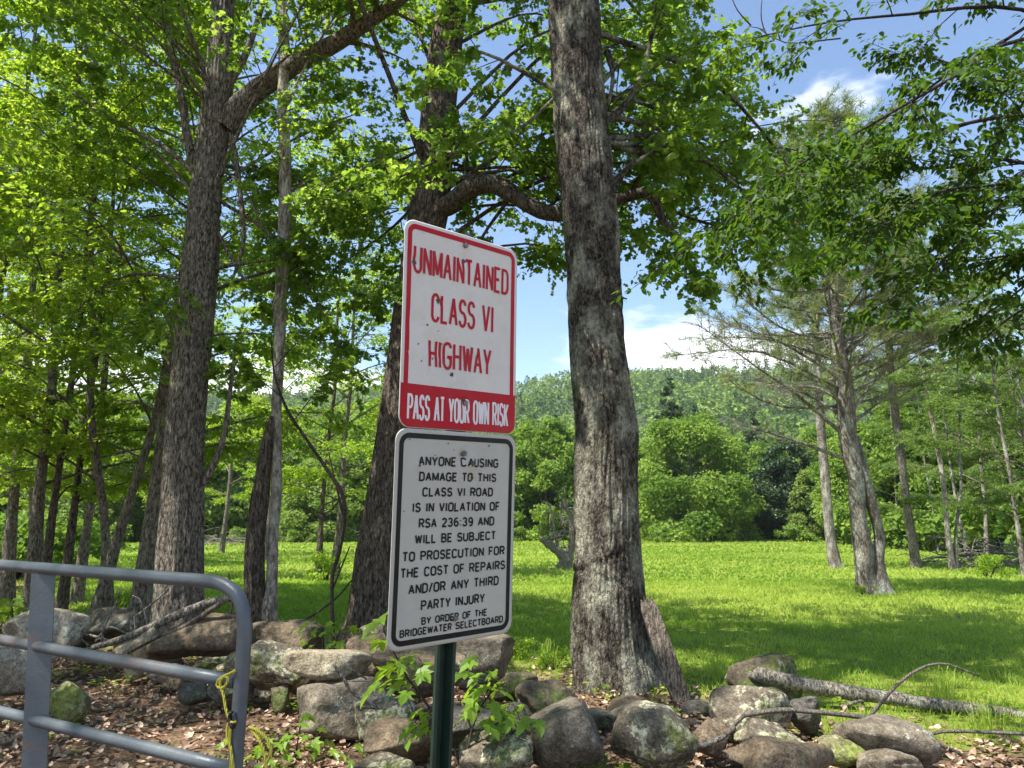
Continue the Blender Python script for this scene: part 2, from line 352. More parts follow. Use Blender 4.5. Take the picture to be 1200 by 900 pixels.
def rock_mat(name, c1, c2, lich=(.42, .43, .34), lf=.58, moss=None, mf=.55):
    m, nt, out = mat(name); v = mapped(nt, (1, 1, 1))
    n1 = noise(nt, v, 5, 8, .7, .4); n2 = noise(nt, v, 60, 3, .6); n3 = noise(nt, v, 4.3, 7, .7); n5 = noise(nt, v, 28, 5, .6)
    c = ramp(nt, n1, [(.36, c1), (.64, c2)]); c = mixc(nt, .7, c, ramp(nt, n2, [(.35, (.55, .55, .55)), (.65, (1.25, 1.25, 1.25))]), 'MULTIPLY')
    lm = mixc(nt, 1.0, ramp(nt, n3, [(lf, (0, 0, 0)), (lf + .03, (1, 1, 1))]), ramp(nt, n5, [(.40, (0, 0, 0)), (.5, (1, 1, 1))]), 'MULTIPLY')
    c = mixc(nt, lm, c, lich)
    if moss:
        n4 = noise(nt, mapped(nt, (1, 1, .8)), 3.1, 6, .7); c = mixc(nt, ramp(nt, n4, [(mf, (0, 0, 0)), (mf + .1, (.92, .92, .92))]), c, mixc(nt, n5, moss, tuple(x * 1.9 for x in moss)))
    c = mixc(nt, .6, c, ramp(nt, noise(nt, v, 130, 3, .7), [(.38, (.5, .5, .5)), (.5, (1, 1, 1)), (.64, (1.5, 1.5, 1.45))]), 'MULTIPLY'); c = mixc(nt, .7, c, ramp(nt, n5, [(.35, (.55, .53, .5)), (.6, (1.2, 1.2, 1.2))]), 'MULTIPLY'); h = mixc(nt, .5, n1, n5); pbsdf(nt, out, c, .88, bump(nt, h, .035), .2); return m
K = {
 'pale': rock_mat('pale_granite', (.20, .175, .135), (.42, .375, .31)),
 'grey': rock_mat('grey_granite', (.085, .07, .05), (.25, .215, .165), lf=.60),
 'lichen': rock_mat('lichen_granite', (.075, .062, .045), (.24, .205, .155), (.42, .41, .29), .50, (.07, .08, .018), .53),
 'moss': rock_mat('mossy_granite', (.06, .048, .034), (.17, .14, .10), (.40, .42, .28), .56, (.055, .07, .018), .47),
 'yellow': rock_mat('yellow_moss_rock', (.12, .11, .06), (.28, .26, .15), (.40, .42, .27), .5, (.12, .14, .03), .47),
 'brown': rock_mat('brown_schist', (.085, .062, .042), (.21, .165, .115), (.38, .37, .28), .64, (.06, .07, .02), .62),
 'tan': rock_mat('tan_slab', (.20, .165, .11), (.38, .33, .24), (.52, .52, .4), .6),
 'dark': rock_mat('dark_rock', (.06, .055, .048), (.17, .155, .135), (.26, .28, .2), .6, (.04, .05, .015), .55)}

# ------------------------------------------------------------------ ground
# line of the tumbled wall, from left to right, and the trees' feet
WALL = np.array([(-9, 9.6), (-5, 8.9), (-2.6, 8.3), (-1, 6.9), (.2, 6.1), (1.4, 6.4), (2.6, 6.6), (5, 7.4), (10, 8.5)])
def wall_y(x): return np.interp(x, WALL[:, 0], WALL[:, 1])
def ground_h(x, y):
    x = np.asarray(x, float); y = np.asarray(y, float)
    p = np.stack([x * .55, y * .55, np.zeros_like(x)], -1)
    h = .05 * fbm(p, 3) + .02 * fbm(p * 5, 2)
    h = h + .05 * np.exp(-((y - wall_y(x)) / .9) ** 2) * sstep(11, 9, np.abs(x))
    h = h + .10 * np.exp(-(((x - 1.02) / .9) ** 2 + ((y - 7.35) / .8) ** 2))
    pf = np.stack([x * .05, y * .05, np.zeros_like(x)], -1); h = h + .25 * perlin(pf) * sstep(12, 30, y)
    return h
def litter_mask(x, y):
    """1 = brown leaf litter, 0 = grass"""
    x = np.asarray(x, float); y = np.asarray(y, float)
    w = .9 * fbm(np.stack([x * .7, y * .7, x * 0 + 3], -1), 4)
    a = sstep(.9, -.2, y - np.interp(x, [-9, -2, 0, 1.6, 2.4, 4, 9], [10.4, 9.0, 7.4, 6.8, 5.6, 4.9, 4.4]) - w * .7)                   # camera side of the wall
    b = sstep(-1.5, 1.5, (-(x + .62 * y)) + w * 2.0) * sstep(75, 55, y)    # the woods on the left
    c = .55 * sstep(-.5, -2, x) * sstep(4, 2.2, y - wall_y(x)) + .8 * np.exp(-(((x - .5) / 1.1) ** 2 + ((y - 8.0) / .8) ** 2))
    d = sstep(0, 5, x - .74 * y + 3 * w + 2) * sstep(18, 26, y)
    return np.clip(np.maximum.reduce([a, b, c, d]) , 0, 1)
def axis(lo_, hi_, step, far_lo, far_hi, g=1.18):
    a = list(np.arange(lo_, hi_ + 1e-6, step)); s = step
    while a[-1] < far_hi: s *= g; a.append(a[-1] + s)
    s = step
    while a[0] > far_lo: s *= g; a.insert(0, a[0] - s)
    return np.array(a)
gx = axis(-9, 11, .14, -1250, 1250); gy = axis(3.5, 16, .14, -900, 1350)
GX, GY = np.meshgrid(gx, gy); GZ = ground_h(GX, GY)
nx, ny = len(gx), len(gy); ii = (np.arange(ny - 1)[:, None] * nx + np.arange(nx - 1)[None]).ravel()
fg = np.stack([ii, ii + 1, ii + nx + 1, ii + nx], 1)
m, nt, out = mat('ground_soil_and_turf')
v = mapped(nt, (1, 1, 1)); at = N(nt, 'ShaderNodeAttribute', attribute_name='rnd')
n1 = noise(nt, v, 2.2, 8, .7); n2 = noise(nt, v, 34, 5, .7); n3 = noise(nt, v, .12, 5, .6); n4 = noise(nt, mapped(nt, (1, .35, 1)), 1.1, 7, .75)
soil = ramp(nt, n2, [(.3, (.04, .027, .017)), (.5, (.15, .095, .062)), (.72, (.33, .22, .15))])
soil = mixc(nt, ramp(nt, n1, [(.52, (0, 0, 0)), (.66, (.75, .75, .75))]), soil, mixc(nt, n2, (.03, .045, .012), (.10, .12, .03)))
turf = mixc(nt, n3, ramp(nt, n4, [(.3, (.11, .16, .024)), (.7, (.22, .25, .05))]), ramp(nt, n4, [(.3, (.13, .18, .022)), (.7, (.25, .28, .045))]))
pbsdf(nt, out, mixc(nt, at.outputs['Fac'], turf, soil), .95, bump(nt, mixc(nt, .5, n2, n1), .03), .1)
g = obj('ground', np.stack([GX, GY, GZ], -1).reshape(-1, 3), [fg], m, smooth=True, rnd=litter_mask(GX, GY).ravel(), kind='structure')

# ------------------------------------------------------------------ wooded hill
def hill_h(x, y):
    base = np.interp(y, [100, 160, 330, 560, 760, 900, 1400], [-3, 3, 32, 100, 150, 158, 40])
    prof = np.interp(x / np.maximum(y, 1) * F + 600, [-200, 200, 450, 600, 700, 850, 1000, 1300, 1700], [.75, .85, .90, .905, .975, 1.06, 1.06, 1.15, 1.15])
    und = 9 * fbm(np.stack([x / 150, y / 150, x * 0 + 7], -1), 3) * sstep(200, 420, y)
    return base * prof + und
hx = np.linspace(-1100, 1100, 111); hy = np.linspace(100, 1400, 66); HX, HY = np.meshgrid(hx, hy); HZ = hill_h(HX, HY)
k = len(hx); ii = (np.arange(len(hy) - 1)[:, None] * k + np.arange(k - 1)[None]).ravel()
m, nt, out = mat('hill_soil'); v = mapped(nt, (1, 1, 1))
pbsdf(nt, out, ramp(nt, noise(nt, v, .08, 6, .7), [(.3, (.025, .045, .012)), (.7, (.06, .09, .02))]), .95)
obj('hill', np.stack([HX, HY, HZ], -1).reshape(-1, 3), [np.stack([ii, ii + 1, ii + k + 1, ii + k], 1)], m, smooth=True, kind='structure')
rg = np.random.RandomState(11)
NC = 4300; yy = rg.uniform(150, 880, NC) ; xx = rg.uniform(-.80, .80, NC) * (yy + 40)
sp = rg.uniform(0, 1, NC); con = fbm(np.stack([xx / 90, yy / 90, xx * 0], -1), 2) + rg.normal(0, .2, NC) > .22
hgt = np.where(con, rg.uniform(11, 18, NC), rg.uniform(9, 15, NC)); rad = np.where(con, rg.uniform(2.2, 3.4, NC), rg.uniform(3.6, 6, NC))
zz = hill_h(xx, yy); mb = MB(); q = 46
u = rg.normal(size=(NC, q, 3)); u = nrm(u); u[..., 2] = np.abs(u[..., 2]) * 1.1 - .25; rr = rg.uniform(.72, 1.05, (NC, q, 1))
cone = con[:, None]; hh = rg.uniform(0, 1, (NC, q)) ** 1.3
px_ = np.where(cone, np.cos(u[..., 0] * 9) * (1 - hh) * .95, u[..., 0] * rr[..., 0]); py_ = np.where(cone, np.sin(u[..., 0] * 9) * (1 - hh) * .95, u[..., 1] * rr[..., 0])
pz_ = np.where(cone, .25 * hgt[:, None] + hh * hgt[:, None] * .85, hgt[:, None] * .62 + u[..., 2] * rr[..., 0] * hgt[:, None] * .42)
pos = np.stack([xx[:, None] + px_ * rad[:, None], yy[:, None] + py_ * rad[:, None], zz[:, None] + pz_], -1).reshape(-1, 3)
ax = rg.normal(size=pos.shape); nrml = u.reshape(-1, 3) + np.array([0, 0, .5]) + rg.normal(0, .35, pos.shape)
hue = np.where(con, rg.uniform(0, .25, NC), rg.uniform(.3, 1, NC)); rn = np.clip(np.repeat(hue, q) + rg.normal(0, .1, NC * q), 0, 1)
szs = np.repeat(np.where(con, 1.7, 2.3), q) * rg.uniform(.7, 1.3, NC * q)
leaves(mb, pos, ax, nrml, szs, T_QUADC, rn)
o = mb.build('hill_forest', M_hill_l, kind='stuff'); tag(o, 'dense green forest covering the distant hillside under the cloud', 'forest')

# ------------------------------------------------------------------ far and mid-distance trees
def far_tree(name, label, seed, h, w, q, csize, leafm, group=None, shape='round', barkm=M_bark_grey, tr=.22, low=.04):
    rg = np.random.RandomState(seed); root = thing(name, label, 'tree', (0, 0, 0), group)
    wood = MB(); tube(wood, smooth_path([(0, 0, -.3), (rg.normal(0, .15), 0, h * .3), (rg.normal(0, .3), rg.normal(0, .3), h * .8)], 8), np.linspace(tr, tr * .25, 8), 8)
    for k in range(9):
        a = rg.uniform(0, 6.28); z0 = h * rg.uniform(.15, .6); L = w * rg.uniform(.25, .42)
        tube(wood, smooth_path([(0, 0, z0), (math.cos(a) * L * .5, math.sin(a) * L * .5, z0 + L * .35), (math.cos(a) * L, math.sin(a) * L, z0 + L * .6)], 5), np.linspace(tr * .4, .03, 5), 5, cap=False)
    wood.build('trunk', barkm, root)
    mb = MB(); nl = 120 if shape == 'round' else 60; C = []; RR = []
    for k in range(nl):
        if shape == 'round':
            t = rg.uniform(low - .02, .93); prof = math.sin(math.pi * min(1, (t * .74 + .26))) ** .5
            a = rg.uniform(0, 6.28); rad = w / 2 * prof * rg.uniform(.5, .9); C.append((rad * math.cos(a), rad * math.sin(a), t * h)); RR.append(w * rg.uniform(.07, .13) * (1.1 - .35 * t))
        else:
            t = rg.uniform(low, .97); prof = (1 - t) ** .8 + .04; a = rg.uniform(0, 6.28); rad = w / 2 * prof * rg.uniform(.4, .9)
            C.append((rad * math.cos(a), rad * math.sin(a), t * h)); RR.append(w * .13 * (1.15 - t))
    C = np.array(C); RR = np.array(RR); pk = rg.choice(nl, q, p=RR ** 2 / (RR ** 2).sum()); u = nrm(rg.normal(size=(q, 3)))
    sq = np.array([1.12, 1.12, .8]) if shape == 'round' else np.array([1.5, 1.5, .45])
    pos = C[pk] + u * (RR[pk] * rg.uniform(.55, 1.08, q))[:, None] * sq
    cen = np.array([0, 0, h * .45]); outw = nrm(pos - cen)
    nn = u * 1.0 + outw * .6 + np.array([0, 0, .45]) + rg.normal(0, .55, (q, 3)); ax = rg.normal(size=(q, 3)) + outw * .5
    if shape != 'round': ax = outw + rg.normal(0, .4, (q, 3)); ax[:, 2] -= .3
    rn = np.clip(rg.uniform(.15, .85, nl)[pk] + rg.normal(0, .16, q), 0, 1)
    leaves(mb, pos, ax, nn, csize * rg.uniform(.6, 1.3, q), T_OVAL if csize < .3 else T_DIA, rn)
    f = mb.build('crown', leafm, root, kind='stuff'); return root
GRP_EDGE = 'trees along the far edge of the meadow'
def gz(x, y): return float(max(ground_h(x, y), hill_h(x, y) if y > 100 else -9))
def place(root, px, d, scale=1.0, rz=0.0):
    x = (px - 600) / F * d * 0.985; root.location = (x, d, gz(x, d) - .1); root.rotation_euler = (0, 0, rz)
    root.scale = scale if hasattr(scale, '__len__') else (scale,) * 3; return root
A = far_tree('maple_tree', 'big round bright green maple at the meadow edge, right of the lichened trunk', 21, 16.2, 15.5, 40000, .46, M_far_l)
B = far_tree('maple_tree', 'broad green tree at the meadow edge, behind the gnarled dead apple tree', 22, 16.0, 12.5, 32000, .46, M_far_l)
Cc = far_tree('maple_tree', 'dark green tree at the meadow edge, just left of the second pine trunk', 23, 13.0, 11, 26000, .44, M_dark_l)
D = far_tree('maple_tree', 'pale green low tree at the meadow edge, between the pale dead trunk and the signs', 24, 12.0, 11, 26000, .44, M_pale_l)
E_ = far_tree('pine_tree', 'dark pointed pine standing above the round maple, below the hilltop', 25, 24, 9, 16000, .6, M_dark_l, shape='cone')
place(A, 812, 91, (1, 1, .97)); place(B, 640, 95, (1, 1, .98)); place(Cc, 925, 97); place(D, 385, 88, (1.1, 1, .85)); place(E_, 790, 122, (1.1, 1.1, 1.12))
pr = [A, B, Cc, D]; rg = np.random.RandomState(8)
row = [(-150, 92, 1, 1), (-60, 88, 3, 1.1), (20, 93, 1, 1.05), (95, 86, 3, 1.1), (160, 95, 0, .95), (232, 90, 3, 1.3), (305, 96, 1, 1.1), (455, 94, 0, 1.05), (520, 97, 1, .95), (585, 99, 0, 1.0),
       (705, 99, 1, .98), (735, 104, 1, .92), (885, 103, 2, .85), (965, 92, 3, .8), (1010, 88, 2, .95), (1065, 90, 1, 1.0), (1140, 84, 0, .95), (1215, 80, 2, 1.1), (1290, 84, 1, 1.1)]
ROWL = {95: 'pale green tree at the far meadow edge, seen between the leaning thin trunks', 232: 'low pale green tree at the far meadow edge, just right of the thick furrowed trunk', 305: 'green tree at the far meadow edge, behind the pale two-stemmed tree',
 455: 'rounded tree at the far meadow edge, left of the leaning trunk behind the signs', 705: 'green tree at the far meadow edge, right behind the big lichen-patched trunk', 735: 'green tree at the meadow edge between the lichen-patched trunk and the big round maple', 885: 'dark tree at the meadow edge touching the right side of the big round maple',
 965: 'pale green tree at the far meadow edge, behind the slimmer pine trunk', 1010: 'dark tree at the far meadow edge, behind the nearest meadow pine', 1065: 'green tree at the far meadow edge, behind the straight pine trunk'}
for px, d, k, s in row:
    c = copy_tree(pr[k], (0, 0, 0), 0, 1, ROWL.get(px, 'leafy green tree in the row closing the far edge of the meadow'), GRP_EDGE); place(c, px, d, (s, s, s * rg.uniform(.9, 1.05)), rg.uniform(0, 6.28))
for px, d, k, s in [(60, 118, 0, 1.2), (190, 125, 1, 1.2), (280, 118, 2, 1.3), (370, 124, 0, 1.2), (480, 120, 1, 1.1), (560, 125, 2, 1.2), (620, 122, 1, 1.0), (690, 128, 3, 1.2), (850, 124, 3, 1.0), (905, 120, 1, 1.0), (985, 122, 0, 1.2), (1070, 118, 1, 1.3), (1160, 116, 3, 1.4), (1250, 112, 0, 1.4)]:
    c = copy_tree(pr[k], (0, 0, 0), 0, 1, 'leafy tree in the second row behind the meadow edge', 'trees behind the meadow edge'); place(c, px, d, s, rg.uniform(0, 6.28))
for px, d, s, lb in [(655, 150, .95, 'small dark pine between the hill and the broad tree behind the dead apple'), (822, 132, .98, 'dark pine just right of the tallest pointed pine below the hilltop'), (890, 140, .95, 'dark pine behind the meadow edge, left of the pine with two stems'), (500, 140, .8, 'dark pine behind the meadow edge, hidden behind the signs'), (1030, 145, .95, 'dark pine behind the pine with two stems')]:
    c = copy_tree(E_, (0, 0, 0), 0, 1, lb); place(c, px, d, s, rg.uniform(0, 6.28))
# low shrubs and brush at the foot of the far row
def bush(name, label, seed, w, h, q, size, lm, group=None, cat='bush'):
    rg = np.random.RandomState(seed); root = thing(name, label, cat, (0, 0, 0), group); wood = MB(); mb = MB()
    for k in range(9):
        a = rg.uniform(0, 6.28); tube(wood, smooth_path([(0, 0, -.1), (math.cos(a) * w * .15, math.sin(a) * w * .15, h * .4), (math.cos(a) * w * .36, math.sin(a) * w * .36, h * .8)], 5), np.linspace(.02 * h + .004, .004, 5), 4, cap=False)
    wood.build('stem', M_twig, root)
    nl = 16; C = np.stack([rg.normal(0, w * .2, nl), rg.normal(0, w * .2, nl), rg.uniform(.15, .82, nl) * h], 1); pk = rg.randint(0, nl, q); u = nrm(rg.normal(size=(q, 3)))
    pos = C[pk] + u * np.array([w * .17, w * .17, h * .13]) * rg.uniform(.3, 1.1, (q, 1)); pos[:, 2] = np.abs(pos[:, 2])
    leaves(mb, pos, rg.normal(size=(q, 3)), u * .5 + np.array([0, 0, 1]) + rg.normal(0, .3, (q, 3)), size * rg.uniform(.6, 1.3, q), T_OVAL, np.clip(rg.uniform(.2, .8, nl)[pk] + rg.normal(0, .15, q), 0, 1))
    mb.build('leaves', lm, root, kind='stuff'); return root
b1 = bush('edge_bush', 'low green bush at the foot of the far tree row', 31, 5, 2.6, 2600, .35, M_far_l, 'bushes at the foot of the far tree row')
place(b1, 775, 86, .55)
for px, d, s in [(20, 84, 1.1), (130, 82, 1), (215, 86, .9), (290, 84, .8), (350, 83, .7), (450, 86, 1), (520, 88, .9), (600, 90, .8), (680, 89, .6), (740, 88, .5), (870, 88, .7), (930, 86, .9), (1000, 82, .9), (1060, 80, 1.1), (1120, 76, 1.1), (1190, 72, 1.2), (1250, 74, 1.2)]:
    c = copy_tree(b1, (0, 0, 0), 0, 1, 'low green bush at the foot of the far tree row', 'bushes at the foot of the far tree row'); place(c, px, d, s, rg.uniform(0, 6))

# ------------------------------------------------------------------ woodland trees (mid distance)
def wood_tree(name, label, seed, h, r, zmin, nlimb, reach, nleaf=11, size=.095, lm=None, bm=None, lean=(0, 0), group=None, curve=.25, tmpl=T_OVAL, ntw=9, nsec=8, kink=None):
    rg = np.random.RandomState(seed); root = thing(name, label, 'tree', (0, 0, 0), group); wood = MB(); lf = MB(); tw = Twigs(seed + 100)
    zs = np.linspace(0, h, 8); pts = np.stack([lean[0] * (zs / h) + curve * np.cumsum(rg.normal(0, .35, 8)), lean[1] * (zs / h) + curve * np.cumsum(rg.normal(0, .35, 8)), zs], 1); pts[0, :2] = 0; pts[0, 2] = -.15
    if kink is not None: pts[:len(kink)] = np.array(kink)
    tr = smooth_path(pts, 26); rad = r * (1 - .85 * np.linspace(0, 1, 26)) * (1 + .5 * np.exp(-np.linspace(0, h, 26) / .3))
    V, f = trunk_mesh(pts, np.interp(np.linspace(0, 1, 8), np.linspace(0, 1, 26), rad), 26, .12, .008, flare=.5, flare_h=.4, lump=.12)
    obj('trunk', V, f, bm, root, smooth=True)
    for k in range(nlimb):
        t = zmin / h + (1 - zmin / h) * (k + rg.uniform(0, .8)) / nlimb; x = t * 25; i = min(int(x), 24); p = tr[i] + (tr[i + 1] - tr[i]) * (x - i)
        a = k * 2.4 + rg.normal(0, .4); L = reach * (1 - .55 * max(0, t - .45) / .55) * rg.uniform(.7, 1.15) * (.75 if t < zmin / h + .08 else 1)
        d = np.array([math.cos(a), math.sin(a), 0]); up = rg.uniform(.1, .45) + .5 * t
        tw.limb(wood, [p, p + d * L * .35 + np.array([0, 0, up * L * .4]), p + d * L * .7 + np.array([0, 0, up * L * .62]), p + d * L + np.array([0, 0, up * L * .62])], max(.012, r * .34 * (1 - .6 * t)), .006, nsec, L * .42, L * .17 + .12, ntw, 5)
    tw.finish(wood, lf, nleaf, size, tmpl); wood.build('branches', bm, root); lf.build('leaves', lm, root, kind='stuff'); return root
W1 = wood_tree('maple_tree', 'slim dark woodland maple, leftmost trunk of the group behind the gate', 41, 15, .11, 2.2, 22, 3.4, lm=M_wood_l, bm=M_bark_dark)
W2 = wood_tree('maple_tree', 'slim forked-looking maple, second trunk of the group behind the gate', 42, 13.5, .08, 2.0, 20, 3.1, lm=M_wood_l, bm=M_bark_mid)
W3 = wood_tree('maple_tree', 'straight greyish maple just left of the thick furrowed trunk', 43, 16, .12, 2.8, 22, 3.5, lm=M_wood_l, bm=M_bark_dark, lean=(.9, 0))
W4 = wood_tree('maple_tree', 'thin leaning maple with brown mottled trunk behind the gate', 44, 12.5, .085, 2.3, 18, 2.8, lm=M_wood_l, bm=M_bark_dark, lean=(2.2, 0))
for o_, px, d in ((W1, 52, 13.5), (W2, 84, 14.5), (W3, 172, 12.2), (W4, 118, 12.6)): place(o_, px, d, 1, 0)
WP = [W1, W2, W3, W4]
def put(k, px, d, s, label, rz, group=None, x=None):
    c = copy_tree(WP[k], (0, 0, 0), 0, 1, label, group)
    if x is None: place(c, px, d, s, rz)
    else: c.location = (x, d, gz(x, d) - .1); c.rotation_euler = (0, 0, rz); c.scale = (s,) * 3
    return c
put(1, 62, 13.0, .95, 'slim dark trunk close beside the leftmost trunk behind the gate', 2.1)
put(3, 140, 13.4, 1.0, 'curving thin trunk between the leaning maple and the straight greyish maple', 4.4)
put(0, 100, 16.5, .9, 'slim trunk half hidden behind the leaning maple', 1.0)
put(2, 20, 17, 1.0, 'slim trunk at the left edge of the picture, farther back than the gate group', 3.0)
put(1, 376, 25, 1.15, 'thin trunk in the meadow with leafy shoots at its foot, left one of a pair', .5)
put(0, 394, 26.5, 1.1, 'thin straight trunk in the meadow, right one of a pair', 2.6)
put(2, 318, 38, 1.15, 'slim trunk in the meadow half hidden behind the pale two-stemmed tree', 2.2)
put(0, 262, 46, 1.25, 'slim trunk near the far meadow edge, right of the thick furrowed trunk', 1.2)
GW = 'woodland trees deep in the woods on the left'
for k, px, d, s, rz in [(0, -40, 15, 1, 1), (1, -120, 17, 1, 2), (2, -10, 24, 1.1, 3), (3, 40, 24, 1.1, 5), (0, 15, 32, 1.2, 4), (2, -60, 30, 1.2, 2), (3, 95, 40, 1.2, 0), (1, 45, 48, 1.3, 3), (2, 10, 54, 1.3, 1), (1, -40, 62, 1.4, 4)]:
    put(k, px, d, s, 'slender leafy tree standing deep in the woods on the left', rz, GW)
GS = 'unseen trees added left of the picture for dappled shade'  # out-of-view trees, added so their crowns dapple the foreground
for k, x, y, s, rz in [(0, -8.4, 6.6, .95, 1.5), (1, -9.5, 8.2, 1, 2.5), (2, -8.4, 1.2, 1, .5), (3, -11, 5, 1, 4), (1, -5.2, -2.2, .95, 1.2), (1, -12.5, 0, 1.1, 5), (2, -15, 10, 1.1, 5)]:
    put(k, 0, y, s, 'unseen leafy maple added outside the left edge to dapple the ground', rz, GS, x=x)
# right-hand wood edge
_put = put
def put(*a, **k):
    c = _put(*a, **k)
    for ch in c.children:
        if ch.name.startswith('leaves'): ch.material_slots[0].link = 'OBJECT'; ch.material_slots[0].material = M_edge_l
        if ch.name.startswith('trunk'): ch.material_slots[0].link = 'OBJECT'; ch.material_slots[0].material = M_bark_grey
    return c
put(3, 1112, 31, .95, 'pale thin-stemmed tree, left one in the open wood at the right edge', .3)
put(1, 1192, 27, 1.0, 'pale leaning thin tree beside the brush pile at the right edge', 2.2)
GR = 'trees in the wood beyond the brush pile on the right'
for k, px, d, s, rz in [(0, 1150, 44, 1.1, 1), (1, 1095, 55, 1.15, 3), (2, 1215, 38, 1.1, 4), (3, 1240, 30, 1.0, 2), (1, 1175, 60, 1.3, 5), (0, 1050, 66, 1.1, 2), (2, 1280, 46, 1.3, 1), (0, 1230, 60, 1.3, 3), (3, 1130, 38, 1.0, 1.5), (2, 1085, 72, 1.3, 2), (1, 1135, 70, 1.4, 4), (3, 1200, 52, 1.2, 3), (0, 1020, 80, 1.1, 1)]:
    put(k, px, d, s, 'light green tree in the wood beyond the brush pile on the right', rz, GR)

# ------------------------------------------------------------------ the big near trees
def PR(rows, d):
    """rows of (px, py, width in px[, depth]) -> world points and radii"""
    pts, rad = [], []
    for r in rows:
        dd = r[3] if len(r) > 3 else d; p = P(r[0], r[1], dd); pts.append(p)
        rad.append(r[2] / 2 / F * (p[1] * cs + (p[2] - EYE) * sn))
    return np.array(pts), np.array(rad)
def to_px(p):
    y = p[..., 1] * cs + (p[..., 2] - EYE) * sn; z = -p[..., 1] * sn + (p[..., 2] - EYE) * cs
    return 600 + F * p[..., 0] / y, 450 - F * z / y
def box_targets(n, a, b, seed):  # ends of unseen limbs above the frame, added to shade trunks and ground
    rg = np.random.RandomState(seed); return [rg.uniform(np.array(a, float), np.array(b, float)) for _ in range(n)]
def big_tree(name, label, rows, d, bm, lm, seed, targets, size=.080, nleaf=12, tmpl=T_MAPLE, furrow=.012, cell=.05, extra=(), scars=(), knots=(), flare=.5, base_z=-.15, top=None, nsec=7, ntw=8, seclen=1.25, width=.5, sides=92, step=.04, vfreq=1.0, up_start=.8, parts=()):
    pts, rad = PR(rows, d); pts = np.vstack([[pts[0][0], pts[0][1], ground_h(*pts[0][:2]) + base_z], pts]); rad = np.concatenate([[rad[0] * 1.06], rad])
    if top:                                                # the trunk goes on above the picture
        pts = np.vstack([pts, pts[-1] + np.array(top)]); rad = np.append(rad, rad[-1] * .35)
    root = thing(name, label, 'tree', (pts[0][0], pts[0][1], pts[0][2]))
    V, f = trunk_mesh(pts, rad, sides, step, furrow, vfreq, cell, flare=flare, flare_h=.55, scars=scars, knots=knots)
    obj('trunk', V, f, bm, root, smooth=True)
    path = smooth_path(pts, 80); wood = MB(); lf = MB(); tw = Twigs(seed); rg = tw.rg
    for e in extra:                                        # limbs the photograph shows one by one
        ep, er = PR(e['rows'], d)
        if e.get('leafy', 1): tw.limb(wood, ep, er[0], er[-1], e.get('nsec', 6), e.get('seclen', .8), e.get('width', .35), e.get('ntw', 6), 10, t0=e.get('t0', .35))
        else: tube(wood, smooth_path(ep, 30), np.interp(np.linspace(0, 1, 30), np.linspace(0, 1, len(er)), er), 12, amp=.18, freq=7)
    for t in targets:
        i = np.argmin(np.abs(path[:, 2] - max(4.6 + rg.uniform(0, 2.5), t[2] - rg.uniform(.1, 1.0) * np.hypot(*(path[60, :2] - t[:2])))))
        s = path[i]; mid = s + (t - s) * .5 + np.array([0, 0, .12 * np.linalg.norm(t - s)]) + rg.normal(0, .12, 3)
        L = np.linalg.norm(t - s); tw.limb(wood, [s, mid, t], min(.04, .012 + .006 * L), .006, nsec, seclen, width, ntw, 7, t0=max(.15, 1 - 2.4 / max(L, 2.4)))
    tw.finish(wood, lf, nleaf, size, tmpl, tilt=.55, wood_r=.003); wood.build('branches', bm, root, smooth=True)
    lf.build('leaves', lm, root, kind='stuff'); return root
def targets(n, x0, x1, y0, y1, d0, d1, seed, reject=()):
    rg = np.random.RandomState(seed); out = []
    while len(out) < n:
        x, y, d = rg.uniform(x0, x1), rg.uniform(y0, y1), rg.uniform(d0, d1)
        if any(((x - a) / c) ** 2 + ((y - b) / e) ** 2 < 1 for a, b, c, e in reject): continue
        out.append(P(x, y, d))
    return out
HOLES = [(930, 100, 85, 100), (590, 400, 80, 95), (790, 420, 110, 90), (560, 290, 50, 55), (600, 240, 80, 38), (790, 262, 40, 30)]
T1rows = [(207, 735, 60), (209, 690, 54), (213, 600, 49), (217, 500, 45), (226, 400, 42), (235, 300, 39), (243, 210, 36), (254, 120, 33), (260, 30, 28), (264, -40, 26), (272, -250, 22)]
